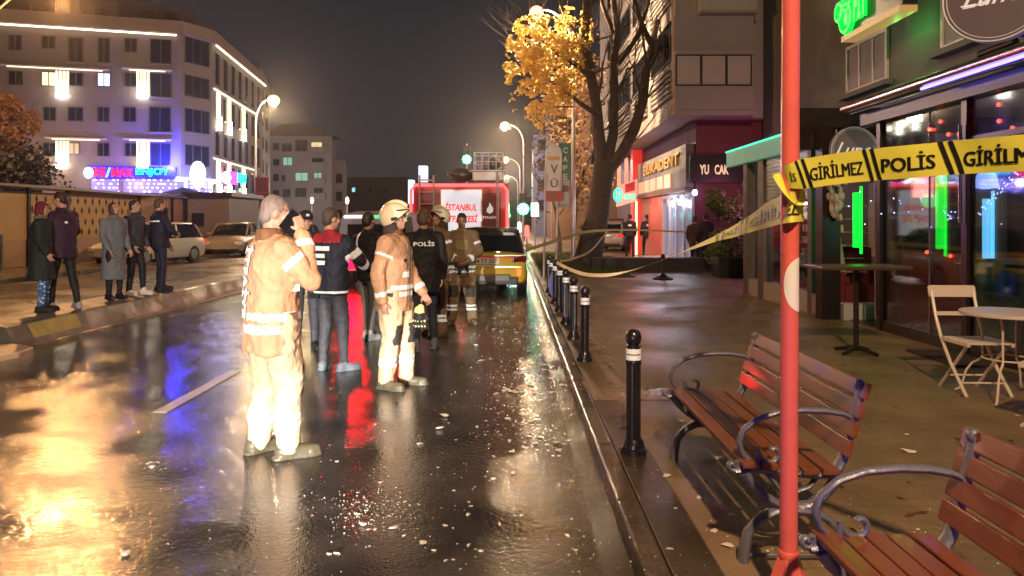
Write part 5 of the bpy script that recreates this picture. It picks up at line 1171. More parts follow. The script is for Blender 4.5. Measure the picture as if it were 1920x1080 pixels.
# ambulance / rescue van hidden between the people, and cars further off
va = thing('rescue_van', 'white van with green light strip on its roof behind the people in the middle', 'van', (-3.35, 18.3, 0))
b = MB(); sec_loft(b, [(0, [(.6, .4), (.88, .42), (.93, .6), (.93, 1.3), (.86, 1.72), (.6, 1.80)]), (.6, [(.6, .35), (.9, .38), (.96, .6), (.96, 1.3), (.9, 1.8), (.6, 1.88)]), (4.6, [(.6, .35), (.9, .38), (.96, .6), (.96, 1.3), (.9, 1.8), (.6, 1.88)])]); b.build('body', mat('van_dark', (.20, .19, .22), .35), va, smooth=True)
b = MB(); b.bb(-.72, .72, -.03, .05, 1.02, 1.55); b.build('rear_window', mat('car_glass', (0, 0, 0)), va, bevel=.02)
b = MB(); b.bb(-.8, -.1, -.03, .12, 1.70, 1.77); b.bb(-.9, .9, -.05, .03, .92, .97); b.build('white_light_bar', glow('van_white', (1, .85, .9), 2.2), va)
b = MB(); b.bb(-.1, .75, -.03, .12, 1.70, 1.76); b.ell((.3, -.05, 1.66), (.06, .04, .05)); b.build('green_light_bar', glow('van_green', (.05, 1, .2), 2.2), va)
for s in (-1, 1): b = MB(); b.bb(s * .60 - .12, s * .60 + .12, -.06, .02, .45, 1.0); b.build('brake_light', glow('van_brake' + ('' if s > 0 else '_b'), (1, .0, .004), 14 if s > 0 else 60), va); [wheel(va, s * .8, y, .33) for y in (.9, 3.7)]
b = MB(); b.lathe([(.001, .13), (.05, .1), (.06, 0)], (.1, .6, 1.88), n=10); b.build('beacon', glow('beacon_warm', (1, .6, .4), 8), va)
light('SPOT', (-2.35, 18.0, .75), 120, (1, .0, .005), va, .05, None, 50, .8, name='brake_glow'); bpy.data.objects['brake_glow'].location = (-.55, -.3, .85); aim(bpy.data.objects['brake_glow'], (.12, -1, -.12))
M_car1 = mat('car_white', (.38, .37, .37), .3, coat=.4); M_car2 = mat('car_grey_beige', (.28, .24, .20), .3, coat=.4)
car('parked_car', 'white parked car behind the people on the left', (-12.55, 28.6, .1), R(168), M_car1, 4.2, 1.75, 1.45, group='cars parked along the opposite road', plate='34 HU 20')
car('parked_car', 'beige grey car facing the camera left of the firefighter on the phone', (-12.9, 35.5, .1), R(188), M_car2, 4.1, 1.72, 1.45, group='cars parked along the opposite road', head=mat('head_glass', (0, 0, 0)))
pc = car('police_car', 'white and blue police car half hidden behind the big tree trunk', (4.7, 37, .12), R(-20), mat('police_white', (.5, .52, .6), .3, coat=.4), 4.3, 1.8, 1.5, cat='police car')
b = MB(); b.bb(-.92, .92, .9, 3.3, .60, .78); b.build('blue_stripe', mat('police_blue', (.03, .06, .4), .4), pc)
b = MB(); b.bb(-.5, .5, 1.8, 2.05, 1.53, 1.65); b.build('roof_light', mat('roof_lightbar', (.3, .1, .1), .3), pc, bevel=.02)
car('oncoming_car', 'distant car with warm lights behind the phone of the nearest firefighter', (W(540, 0, 42).x, 46, .0), R(180), mat('car_dark', (.06, .05, .05), .3), 4.2, 1.75, 1.45, head=glow('far_headlight', (1, .55, .25), 10))
fl = thing('street_stall', 'far lit stall with a row of warm lamps left of the police officers', 'stall', (0, 0, 0))
b = MB(); 
for k in range(9): b.ell(W(512 + k * 5, 402 + 4 * math.sin(k * 2.3), 60), (.14, .1, .16), 8, 6)
b.build('warm_lamps', glow('warm_lamp', (1, .5, .22), 6), fl)
b = MB(); p = W(505, 405, 60.5); b.bb(p.x, p.x + 2.6, 60.4, 62, .0, 2.4); b.build('stall_box', mat('stall_brown', (.12, .06, .04), .6), fl)
b = MB(); p = W(570, 408, 58); b.bb(p.x - .4, p.x + .4, 58, 58.1, p.z - .6, p.z + .35); b.cyl((p.x, 58.1, 0), (p.x, 58.1, p.z), .05)
tag(b.build('blue_lit_sign', glow('violet_sign', (.35, .25, 1), 1.6)), 'small violet blue lit sign left of the officer with the cap', 'sign')
for px, Yq, lab in ((585, 70, 'small bright warm lamp on a post above the officer with the cap'), (651, 64, 'small bright warm lamp on a post above the rescue van')):
    p = W(px, 376, Yq); t = thing('post_lamp', lab, 'lamp', (p.x, Yq, 0), 0, 'small lamps on posts'); b = MB(); b.cyl((0, 0, 0), (0, 0, p.z), .05); b.build('post', M_pole, t); b = MB(); b.ell((0, 0, p.z), (.14, .14, .3)); b.build('lamp', glow('post_lamp_glow', (1, .7, .45), 14), t)
# own headlights behind the camera
hv = car('parked_car', 'dark car standing behind the camera with headlights on', (-1.9, -8.6, 0), 0, mat('car_dark', (0, 0, 0)), head=glow('own_headlight', (1, .95, .9), 20))
for s in (-.62, .62):
    l = light('SPOT', (s, 4.38, .66), 4200, (1, .88, .80), hv, .08, None, 38, .9, name='headlight_beam'); aim(l, (-.06, 1, .01))
    l = light('SPOT', (s, 4.38, .66), 10500, (1, .95, .86), hv, .05, None, 10, 1.0, name='headlight_low_beam'); aim(l, (.02, 1, -.066))

bq = MB(); bq.lathe([(.001, .14), (.06, .1), (.07, 0)], (-.35, 1.9, 1.47), n=12); bq.build('added_blue_beacon', glow('added_blue_beacon', (.1, .1, 1), 12), hv)  # beacon added on the unseen car as origin of the blue beam
l = light('SPOT', (-.35, 1.9, 1.75), 800, (.16, .10, 1), hv, .05, None, 7, 1.0, name='added_blue_beam'); aim(l, Vector((1.47, 3.6, .78)) - Vector((-2.25, -6.7, 1.75)))  # added narrow blue spot, aimed to tint the bench back

for i, (px, py, Yq, c, nm, lab) in enumerate(((988, 436, 30, (1, .1, .08), 'red', 'red warning lamp on a post right of the taxi'), (974, 428, 34, (1, .85, .8), 'white', 'white lamp on a low post just right of the taxi roof'))):
    p = W(px, py, Yq); t = thing('warning_lamp', lab, 'lamp', (p.x, Yq, .1), 0); b = MB(); b.cyl((0, 0, 0), (0, 0, p.z - .1), .03); b.build('post', M_pole, t); b = MB(); b.lathe([(.02, .3), (.09, .25), (.1, -.15), (.03, -.2)], (0, 0, p.z - .1), n=10); b.build('lamp', glow('warning_' + nm, c, 3), t)
# ================================================================ PEOPLE
def cloth(name, c, r=.75, b_=.5): return mat('cloth_' + name, c, r, var=.22, vs=9, bump=b_, bs=28)
M_skin = mat('skin', (.52, .29, .20), .5, var=.08, vs=20); M_eye = mat('eye', (.05, .03, .03), .3); M_lip = mat('lips', (.36, .14, .11), .5)
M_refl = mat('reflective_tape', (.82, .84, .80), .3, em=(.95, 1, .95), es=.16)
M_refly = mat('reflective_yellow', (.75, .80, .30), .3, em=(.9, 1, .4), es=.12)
TS = bpy.data.scenes.new('workshop')
def remesh(mb, name, mats, parent, vox, it=4, sm=.5, paint=None, fold=0, ff=7, seed=0):
    me = mb.mesh('tmp'); o = bpy.data.objects.new('tmp', me); TS.collection.objects.link(o)
    m = o.modifiers.new('r', 'REMESH'); m.mode = 'VOXEL'; m.voxel_size = vox; m.use_smooth_shade = True
    m = o.modifiers.new('s', 'SMOOTH'); m.factor = sm; m.iterations = it
    dg = TS.view_layers[0].depsgraph
    TS.view_layers[0].update(); dg = TS.view_layers[0].depsgraph
    n = bpy.data.meshes.new_from_object(o.evaluated_get(dg)); bpy.data.objects.remove(o); bpy.data.meshes.remove(me)
    n.name = name; n.materials.clear()
    for x in (mats if isinstance(mats, (list, tuple)) else [mats]): n.materials.append(x)
    if fold:
        cs = [(v.co.copy(), v.normal.copy()) for v in n.vertices]; out = []
        for c, nn_ in cs:
            a = noise.noise(Vector((c.x * ff + seed, c.y * ff, c.z * ff * .55))) + .6 * noise.noise(Vector((c.x * ff * 2.3 + c.z * 6, c.y * ff * 2.3, c.z * ff * 2.0 + seed)))
            out.extend(c + nn_ * a * fold)
        n.vertices.foreach_set('co', out); n.update()
    if paint:
        n.polygons.foreach_set('material_index', [paint(c) for c in [p.center.copy() for p in n.polygons]])
    n.polygons.foreach_set('use_smooth', [True] * len(n.polygons)); n.update()
    ob = bpy.data.objects.new(name, n); col.objects.link(ob); ob.parent = parent; return ob
def hand(b, w_, d, pn, side, curl=.5, k=1.0):
    """wrist w_, direction d, palm normal pn (fingers close towards pn), thumb on `side` of across"""
    d = Vector(d).normalized(); pn = (Vector(pn) - d * Vector(pn).dot(d)).normalized(); ac = d.cross(pn) * side; w_ = Vector(w_)
    for i, o in enumerate((-.028, -.010, .010, .027)):
        b.cap(w_ + ac * o * .6, w_ + d * .085 * k + ac * o, .015, .0125, 8)
        q = w_ + d * .088 * k + ac * o; dd = (d + ac * o * 2).normalized(); Ls = (.028, .032, .034, .031)[i]
        for j, f in enumerate((1.15, .85, .7)):
            a = curl * (.5 + .35 * j); dd = (dd * math.cos(a) + pn * math.sin(a)).normalized(); q2 = q + dd * Ls * f * k; b.cap(q, q2, .0095 - .001 * j, .0088 - .001 * j, 8); q = q2
    t0 = w_ + d * .025 * k + ac * .026; td = (d * .62 + ac * .62 + pn * .45).normalized(); t1 = t0 + td * .038 * k; t2 = t1 + (td * .5 + d * .65 + pn * .3).normalized() * .034 * k
    b.cap(w_, t0, .015, .015, 8); b.cap(t0, t1, .013, .0105, 8); b.cap(t1, t2, .0105, .008, 8)
def person(label, loc, face, H=1.76, vox=.012, jacket='short', jm=None, tm=None, sm=None, hairm=None, hair='short', R_=None, L_=None, feet=None, head=(0, 0), lean=0,
           helmet=None, cap=None, jp=None, tp_=None, bulk=1.0, group=None, hem=None, legw=1.0, skin=None, curl=(.5, .5), pn=None, hoff=(0, 0), extras=None, knees=None, tdir=None):
    t = thing('person', label, 'person', loc, R(face - 90), group); s = H / 1.78; t.scale = (s, s, s)
    skin = skin or M_skin
    S = lambda p: Vector((p[0], p[1] + max(0, p[2] - .93) * lean, p[2]))
    Rr = R_ or ((.25, -.02, 1.16), (.25, .10, .92)); Ll = L_ or ((-.25, -.02, 1.16), (-.25, .10, .92))
    feet = feet or ((.11, .0, 8), (-.11, .02, -8))
    hy, hp = head
    HM = Matrix.Rotation(R(hy), 3, 'Z') @ Matrix.Rotation(R(hp), 3, 'X'); hc = S((hoff[0], .015 + hoff[1], 1.665)); hv = lambda x, y, z: hc + HM @ Vector((x, y, z))
    nk = S((0, -.01, 1.50))
    b = MB()   # ---- continuous body
    b.ell(hc + HM @ Vector((0, -.012, .022)), (.076, .094, .094), 18, 12, rot=HM); b.ell(hv(0, .018, -.04), (.058, .070, .082), 16, 10, rot=HM); b.ell(hv(0, .05, -.085), (.032, .032, .028), rot=HM)
    b.cap(hv(0, .083, .0), hv(0, .104, -.028), .009, .014, 8); b.cap(hv(-.02, .078, -.058), hv(.02, .078, -.058), .012, .012, 8)
    b.cap(hv(-.035, .078, .026), hv(.035, .078, .026), .010, .010, 8)
    for e in (-1, 1): b.ell(hv(e * .077, -.005, -.01), (.010, .020, .032), 8, 6, rot=HM); b.ell(hv(e * .045, .062, -.02), (.022, .02, .02), 8, 6)
    b.cap(nk + Vector((0, 0, -.08)), hv(0, -.025, -.06), .062, .055, 14)
    b.loft([(S((0, 0, z)).x, S((0, 0, z)).y, z, rx, ry) for z, rx, ry in ((.86, .12, .09), (.95, .155, .105), (1.08, .14, .095), (1.25, .155, .105), (1.38, .165, .10), (1.45, .13, .08), (1.50, .06, .055))], 18)
    arms = []
    for sd, (E, Wp) in ((1, Rr), (-1, Ll)):
        sh = S((sd * .185, -.005, 1.42)); E = S(E); Wp = S(Wp); arms.append((sd, sh, E, Wp))
        b.cap(S((sd * .10, 0, 1.43)), sh, .06, .055); b.cap(sh, E, .048, .038); b.cap(E, Wp, .038, .026)
        d = (Wp - E).normalized(); n_ = (pn[0 if sd > 0 else 1] if pn else (-sd, .3, 0)); hd = d if not tdir else Vector(tdir[0 if sd > 0 else 1] or d)
        hand(b, Wp + d * .015, hd, n_, 1, curl[0 if sd > 0 else 1])
    legs = []
    for i, sd in enumerate((1, -1)):
        fx_, fy_, fa = feet[i]; hip = Vector((sd * .09, 0, .92)); an = Vector((fx_, fy_, .09)); kn = (hip + an) / 2 + Vector((0, .035, .03)) + (Vector(knees[i]) if knees else Vector((0, 0, 0)))
        legs.append((hip, kn, an, fa)); b.cap(hip, kn, .075, .052); b.cap(kn, an, .05, .036); fd = Vector((-math.sin(R(-fa)) * -1 if False else math.sin(R(fa)), math.cos(R(fa)), 0)); b.cap(an + Vector((0, 0, -.04)) - fd * .03, an + fd * .13 + Vector((0, 0, -.055)), .035, .028)
    def bp(c):
        l = HM.transposed() @ (c - hc)
        if abs(abs(l.x) - .031) < .011 and abs(l.z - .006) < .0065 and l.y > .055: return 1
        if abs(l.x) < .022 and abs(l.z + .058) < .006 and l.y > .07: return 2
        if abs(abs(l.x) - .034) < .019 and abs(l.z - .029) < .0045 and l.y > .055: return 3
        return 0
    remesh(b, 'body', [skin, M_eye, M_lip, mat('brow', (.05, .03, .02), .8)], t, min(vox, .009), 2, .5, bp)
    # ---- trousers
    lw = legw
    b = MB(); b.loft([(0, 0, .80, .15, .11), (0, 0, .88, .168 * lw ** .5, .122 * lw ** .5), (0, 0, 1.0, .165, .118), (0, 0, 1.08, .155, .11)], 20)
    for hip, kn, an, fa in legs: b.cap(hip, kn, .092 * lw, .070 * lw); b.cap(kn, an + Vector((0, 0, .0)), .070 * min(lw, 1.45), .058 * min(lw, 1.35) if lw > 1.1 else .048)
    remesh(b, 'trousers', tm if isinstance(tm, list) else [tm], t, vox, 3, .5, (lambda c: tp_(c, legs)) if tp_ else None, .011 * max(1, lw), 9, face)
    # ---- shoes
    for hip, kn, an, fa in legs:
        fd = Vector((math.sin(R(fa)), math.cos(R(fa)), 0)); b = MB(); bt_ = 1.12 if lw > 1.1 else 1
        b.cap(an - fd * .035 + Vector((0, 0, -.035)), an + fd * .03 + Vector((0, 0, -.03)), .05 * bt_, .048 * bt_); b.cap(an + fd * .02 + Vector((0, 0, -.045)), an + fd * .165 * bt_ + Vector((0, 0, -.05)), .047 * bt_, .036 * bt_); b.cap(an + Vector((0, 0, -.04)), an + Vector((0, 0, .04)), .048, .046)
        sdv = Vector((fd.y, -fd.x, 0)); ol = [(-.036, -.085), (-.044, -.05), (-.038, .02), (-.047, .10), (-.046, .15), (-.032, .195), (0, .212), (.032, .195), (.046, .15), (.047, .10), (.038, .02), (.044, -.05), (.036, -.085), (0, -.098)]
        b.ell(an + fd * .14 * bt_ + Vector((0, 0, -.052)), (.045 * bt_,) * 2 + (.036,)); b.prism([(x_ * bt_ * 1.05, y_ * bt_) for x_, y_ in ol], an + Vector((0, 0, -.09)), sdv, fd, (0, 0, .022)); remesh(b, 'boot' if lw > 1.1 else 'shoe', sm, t, max(.008, vox * .8), 2, .5)
    # ---- jacket / coat
    k = bulk; hz = hem if hem is not None else .84
    b = MB(); rings = [(hz, .178 + (.03 if hz < .7 else 0), .138 + (.03 if hz < .7 else 0)), (max(hz + .04, .92), .182, .14), (1.08, .175, .132), (1.25, .19, .137), (1.37, .198, .128), (1.44, .165, .108), (1.50, .095, .085), (1.55, .072, .07)]
    if hz < .7: rings.insert(1, (.75, .19, .15))
    b.loft([(S((0, 0, z)).x, S((0, 0, z)).y - .005, z, rx * (k if z < 1.47 else 1), ry * (k if z < 1.47 else 1)) for z, rx, ry in rings], 24)
    for sd, sh, E, Wp in arms:
        b.cap(S((sd * .11, 0, 1.42)), sh, .085 * k, .076 * k); b.cap(sh, E, .073 * k, .060 * k); we = E + (Wp - E) * .97; b.cap(E, we, .060 * k, .044 * k)
    jms = jm if isinstance(jm, list) else [jm]
    J = remesh(b, 'coat' if hz < .7 else 'jacket', jms, t, vox, 3, .5, (lambda c: jp(c, arms)) if jp else None, .013 * k, 8, face * 2)
    # ---- hair / headgear
    if helmet:
        def shell(m_, z0f, z0s, z0b, R3, nm, c0=(0, -.012, .03)):
            b = MB(); n = 36; rows = 12; vs = []
            for sc_ in (1, .93):
                for i in range(rows + 1):
                    for j in range(n):
                        g = 2 * math.pi * j / n; f = math.cos(g); zlow = z0f if f > .3 else (z0b if f < -.5 else z0s)
                        # smooth mix
                        wf = max(0, f) ** 1.2; wb = max(0, -f) ** .8; zlow = z0s * (1 - wf) * (1 - wb) + z0f * wf + z0b * wb * (1 - wf); zl_ = zlow / R3[2]
                        th0 = math.acos(max(-.95, min(.95, zl_))); th = .02 + (th0 - .02) * i / rows
                        fl = 1 + (.06 * max(0, (i - rows + 2) / 2) if i > rows - 2 else 0)
                        v = Vector((R3[0] * math.sin(th) * math.sin(g) * sc_ * fl, R3[1] * math.sin(th) * math.cos(g) * sc_ * fl, R3[2] * math.cos(th) * sc_)); vs.append(hc + HM @ (v + Vector(c0)))
            K = (rows + 1) * n; fs = []
            for o in (0, K):
                for i in range(rows):
                    for j in range(n): q = (o + i * n + j, o + i * n + (j + 1) % n, o + (i + 1) * n + (j + 1) % n, o + (i + 1) * n + j); fs.append(q if o == 0 else q[::-1])
            for j in range(n): fs.append((rows * n + j, rows * n + (j + 1) % n, K + rows * n + (j + 1) % n, K + rows * n + j))
            fs.append(tuple(range(n))[::-1]); fs.append(tuple(K + j for j in range(n)))
            b.add(vs, fs); return b.build(nm, m_, t, smooth=True)
        hs = shell(helmet, .045, -.075, -.10, (.128, .158, .138), 'helmet')
        b = MB(); b.prism([(-.012, .0), (.012, .0), (.012, .26), (-.012, .26)], hv(0, -.13, .155 - .13), HM @ Vector((1, 0, 0)), HM @ Vector((0, .98, .0)), (0, 0, 0.0001)); 
        b = MB(); b.tube([hv(0, .15 * math.sin(a), .03 + .145 * math.cos(a)) for a in np.linspace(-1.2, 1.0, 14)], .013, 8, flat=1.5); b.build('crest', helmet, hs, smooth=True)
        for e in (-1, 1): b = MB(); b.box(hv(e * .121, .02, -.005), (.02, .065, .032), rot=HM); b.build('side_patch', mat('helmet_dark', (.02, .02, .022), .4), hs, bevel=.004)
        b = MB(); b.tube([hv(.115 * math.sin(a), .135 * math.cos(a), .072) for a in np.linspace(-1.25, 1.25, 15)], .012, 8, flat=.7); b.build('visor_rim', mat('helmet_dark', (.02, .02, .022), .4), hs, smooth=True)
        b = MB(); b.loft([(hc.x, hc.y - .045, hc.z - .175, .10, .085), (hc.x, hc.y - .04, hc.z - .04, .092, .085)], 16); remesh(b, 'neck_guard', cloth('neck_guard', (.06, .04, .03)), t, .014, 3)
    else:
        b = MB()
        b.ell(hv(0, -.022, .036), (.083, .094, .093), 18, 12, rot=HM); b.ell(hv(0, -.055, -.01), (.074, .06, .085), 14, 10, rot=HM)
        if hair == 'bob':
            for e in (-1, 1): b.cap(hv(e * .07, -.01, .03), hv(e * .075, .0, -.07), .03, .028)
            b.ell(hv(0, -.06, -.04), (.085, .055, .09), rot=HM); b.cap(hv(-.05, .062, .075), hv(.05, .062, .075), .02, .02)
        elif hair == 'bun': b.ell(hv(0, -.1, .05), (.04, .04, .045))
        elif hair == 'scarf': b.ell(hv(0, -.02, -.02), (.092, .095, .13), 16, 12, rot=HM)
        remesh(b, 'hair' if hair != 'scarf' else 'headscarf', hairm, t, .009, 2, .5, None, .005, 30)
        if cap:
            b = MB(); b.ell(hv(0, -.012, .055), (.094, .108, .085), 18, 12, rot=HM); b.ell(hv(0, .10, .045), (.07, .07, .012), 14, 8, rot=HM); cp = remesh(b, 'cap', cap, t, .008, 2)
            b = MB(); b.ell(hv(0, .088, .085), (.025, .012, .02), rot=HM); b.build('cap_badge', mat('badge', (.6, .6, .6), .3), cp)
    if extras: extras(t, J, arms, S, hv)
    return t, J
def decal(t, J, body, o, right, up, w_, h_, m, nm='letters', n=None, rect=False):
    """flat writing or patch wrapped onto the jacket by casting towards it"""
    bvh = BVHTree.FromPolygons([v.co for v in J.data.vertices], [p.vertices for p in J.data.polygons])
    r = Vector(right).normalized(); u = Vector(up).normalized(); nn = r.cross(u); o = Vector(o)
    if body is None:
        b = MB(); k = 8; vs = [(-.5 + i / k, -.5 + j / k, 0) for j in range(k + 1) for i in range(k + 1)]; b.add(vs, [(j * (k + 1) + i, j * (k + 1) + i + 1, (j + 1) * (k + 1) + i + 1, (j + 1) * (k + 1) + i) for j in range(k) for i in range(k)]); me = b.mesh(nm)
        for v in me.vertices: v.co.x *= w_; v.co.y *= h_
    else:
        me = fit_text(body, w_, h_, 0, .03); bm = bmesh.new(); bm.from_mesh(me); bmesh.ops.triangulate(bm, faces=bm.faces); bmesh.ops.subdivide_edges(bm, edges=[e for e in bm.edges if e.calc_length() > .03], cuts=1); bm.to_mesh(me); bm.free()
    for v in me.vertices:
        p = o + r * v.co.x + u * v.co.y; h = bvh.ray_cast(p + nn * .35, -nn, .8); v.co = (h[0] if h[0] is not None else p) + nn * .006
    me.materials.clear(); me.materials.append(m); me.name = nm; ob = bpy.data.objects.new(nm, me); col.objects.link(ob); ob.parent = J
    sd = ob.modifiers.new('s', 'SOLIDIFY'); sd.thickness = .003; return ob
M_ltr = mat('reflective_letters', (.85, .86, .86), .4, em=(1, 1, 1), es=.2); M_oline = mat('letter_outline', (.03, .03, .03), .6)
# --- firefighter clothing painters
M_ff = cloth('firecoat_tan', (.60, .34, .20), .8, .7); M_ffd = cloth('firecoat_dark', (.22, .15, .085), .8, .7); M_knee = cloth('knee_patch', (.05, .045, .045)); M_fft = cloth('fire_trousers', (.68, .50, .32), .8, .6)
def seg(c, a, b_): d = b_ - a; return (c - a).dot(d) / d.length_squared, ((c - a) - d * max(0, min(1, (c - a).dot(d) / d.length_squared))).length
def ff_paint(hem=.84, two=True, upper=(.30, .46), lower=(.70, .86), body=((.885, .935), (.955, 1.0))):
    def f(c, arms):
        for sd, sh, E, Wp in arms:
            if abs(c.x) > .15 or (c - E).length < .13 or (c - Wp).length < .2:
                t1, d1 = seg(c, sh, E); t2, d2 = seg(c, E, Wp)
                if min(d1, d2) < .1 and (abs(c.x) > .2 or c.z > 1.3 or min(d1, d2) < .072):
                    if d1 <= d2: return 1 if upper[0] < t1 < upper[1] else 0
                    return 1 if lower[0] < t2 < lower[1] else 0
        for lo, hi in body:
            if lo < c.z < hi: return 1
        return 0
    return f
def ff_legs(c, legs):
    for hip, kn, an, fa in legs:
        if (c.x - kn.x) * (1 if kn.x > 0 else -1) > -.12:
            if .22 < c.z < .255 or .28 < c.z < .315: return 1
            if abs(c.z - kn.z) < .10 and c.y > kn.y + .005 and abs(c.x - kn.x) < .075: return 2
            if abs(c.z - .70) < .09 and abs(c.x) > .17 and False: return 2
    return 0
M_boot = mat('boot_leather', (.10, .09, .06), .4, var=.4, vs=10); M_hel = mat('helmet_cream', (.80, .66, .42), .3, coat=.5, var=.04); M_dkh = cloth('hair_dark', (.03, .022, .018), .6); M_gry = cloth('hair_greying', (.22, .17, .15), .6)
M_phone = mat('phone_black', (.012, .012, .016), .15)
def straps(t, J):
    dk = cloth('strap_dark', (.035, .025, .02))
    for (o, r_, u_, w_, h_) in (((.11, .18, 1.26), (-1, 0, 0), (0, 0, 1), .045, .03), ((-.10, .18, 1.26), (-1, 0, 0), (0, 0, 1), .045, .03)):
        decal(t, J, None, o, r_, u_, w_, h_, dk, 'strap')
    b = MB(); b.loft([(0, -.01, 1.47, .098, .098), (0, -.012, 1.53, .09, .095), (0, -.015, 1.56, .082, .088)], 18); remesh(b, 'collar', cloth('collar_dark', (.20, .10, .045)), J, .012, 2, .5, None, .008, 20)
# --- nearest firefighter, on the phone
def ex_phone(t, J, arms, S, hv):
    straps(t, J)
    decal(t, J, 'İTFAİYE', (-.02, -.18, 1.20), (0, 0, -1), (1, 0, 0), .50, .125, M_oline); decal(t, J, 'İTFAİYE', (-.02, -.18, 1.20), (0, 0, -1), (1, 0, 0), .49, .11, M_ltr).data.transform(Matrix.Translation((0, -.004, 0)))
    decal(t, J, None, (-.02, -.18, .965 + .05), (1, 0, 0), (0, 0, 1), .001, .001, M_ltr)
    b = MB(); b.bb(.165, .22, .02, .11, 1.14, 1.19); b.build('chest_clip', M_refl, J, bevel=.006)
    b = MB(); b.bb(.165, .215, .0, .10, .86, 1.0); b.build('radio_pouch', cloth('pouch', (.16, .06, .05)), J, bevel=.01)
G1 = G(507, 860); G1.z = 0
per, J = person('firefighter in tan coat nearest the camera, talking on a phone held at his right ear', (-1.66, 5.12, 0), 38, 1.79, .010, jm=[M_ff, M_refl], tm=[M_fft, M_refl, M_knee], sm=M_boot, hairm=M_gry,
       R_=((.265, .16, 1.22), (.145, .145, 1.52)), L_=((-.27, -.02, 1.15), (-.25, .13, .93)), feet=((.13, .06, 10), (-.13, -.05, -8)), head=(-20, -10), jp=ff_paint(body=((.86, .92), (.95, 1.0))), tp_=ff_legs, bulk=1.25, legw=1.62, hem=.72, lean=.02, curl=(.7, .6), pn=((-1, -.1, 0), (1, .3, 0)), tdir=((-.15, -.25, 1), None), extras=ex_phone)
ph_ = thing('mobile_phone', 'black mobile phone held at the ear of the nearest firefighter', 'phone', (0, 0, 0)); sc_ = 1.79 / 1.78
Mx = Matrix.Translation((-1.66, 5.12, 0)) @ Matrix.Rotation(R(38 - 90), 4, 'Z')
ph_.matrix_world = Mx @ Matrix.Translation((.118 * sc_, .075, 1.625)) @ Matrix.Rotation(R(-38), 4, 'X') @ Matrix.Rotation(R(8), 4, 'Z')
b = MB(); b.bb(-.005, .005, -.037, .037, -.078, .078); b.build('case', M_phone, ph_, bevel=.004)
# --- firefighter in the middle with cream helmet
def ex_mid(t, J, arms, S, hv):
    straps(t, J)
    decal(t, J, None, (.07, .19, 1.12), (-1, 0, 0), (0, 0, 1), .10, .055, M_ltr, 'chest_patch'); b = MB(); b.tube([(.0, S((0, 0, z)).y + .155, z) for z in (.86, 1.0, 1.2, 1.4)], .008, 6); b.build('zip', mat('zip_black', (.02, .02, .02), .5), J)
    b = MB(); b.box((.20, .02, .93), (.05, .10, .035)); b.build('belt_buckle', mat('zip_black', (0, 0, 0)), J, bevel=.005)
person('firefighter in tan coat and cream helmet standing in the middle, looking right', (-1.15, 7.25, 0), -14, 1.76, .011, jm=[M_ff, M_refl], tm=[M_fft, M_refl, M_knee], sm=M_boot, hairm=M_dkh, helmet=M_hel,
       R_=((.27, -.06, 1.15), (.25, -.02, .88)), L_=((-.26, .04, 1.15), (-.20, .22, .92)), feet=((.13, -.04, 16), (-.12, .07, -4)), head=(6, 6), jp=ff_paint(body=((.905, .955), (.975, 1.02)), upper=(.36, .46)), tp_=ff_legs, bulk=1.2, legw=1.5, hem=.76, curl=(.9, .9), extras=ex_mid)
gl = thing('fire_gloves', 'pair of black and yellow work gloves hanging beside the middle firefighter', 'gloves', W(789, 600, 7.1))
b = MB(); b.cap((0, 0, .12), (-.01, 0, .02), .035, .05)
for k in range(4): b.cap((-.035 + k * .024, 0, .02), (-.05 + k * .032, .0, -.07 - .008 * (k % 3)), .013, .011)
b.cap((.03, 0, .06), (.07, 0, .01), .014, .012)
b.cap((-.03, .03, .1), (-.06, .04, -.04), .034, .03)
remesh(b, 'glove', [cloth('glove_black', (.02, .02, .02)), M_refly], gl, .007, 2, .5, lambda c: 1 if c.z > .07 or (int(c.z * 60 + 100) % 3 == 0 and int(c.x * 70 + 100) % 2 == 0 and c.z < .02) else 0)
# --- medic with red collar seen from behind
M_navy = cloth('navy', (.012, .017, .035), .7); M_nav2 = cloth('navy_grey', (.035, .04, .055), .7); M_redc = cloth('red_collar', (.35, .015, .03)); M_blk2 = cloth('black', (.010, .009, .011), .7); M_gtr = cloth('dark_grey', (.055, .058, .075), .7)
M_gsh = mat('grey_shoe', (.16, .19, .23), .6, var=.2)
def jp3(c, arms):
    if c.z > 1.405 and abs(c.x) < .17 and c.y < .06: return 1
    if .855 < c.z < .885 and abs(c.x) < .24: return 2
    sd, sh, E, Wp = arms[0]; t1, d1 = seg(c, sh, E); t2, d2 = seg(c, E, Wp)
    if c.x > .17 and d1 < .12 and .52 < t1 < .82: return 2
    if c.x > .12 and d2 < .1 and t2 > 0 and t1 > .9: return 1 if t2 < .25 else (2 if t2 < .6 else 0)
    return 0
def ex3(t, J, arms, S, hv):
    decal(t, J, None, (-.015, -.16, 1.345), (1, 0, 0), (0, 0, 1), .20, .05, M_ltr, 'back_patch'); decal(t, J, None, (-.045, -.16, 1.265), (1, 0, 0), (0, 0, 1), .15, .045, M_ltr, 'back_patch'); decal(t, J, None, (-.045, -.16, 1.19), (1, 0, 0), (0, 0, 1), .15, .045, M_ltr, 'back_patch')
    b = MB(); b.bb(-.17, -.05, -.165, -.13, .80, .86); b.build('belt_bag', M_blk2, J, bevel=.01)
person('medic in navy jacket with red collar and white back patches, seen from behind', (-1.97, 8.05, 0), 68, 1.76, .012, jm=[M_navy, M_redc, M_refl], tm=M_gtr, sm=M_gsh, hairm=cloth('hair_brown', (.07, .05, .04), .6),
       R_=((.30, .10, 1.22), (.27, .33, 1.10)), feet=((.16, .02, 30), (-.10, .0, -15)), head=(-28, -4), jp=jp3, bulk=1.12, hem=.84, legw=1.08, extras=ex3, curl=(.6, .5))
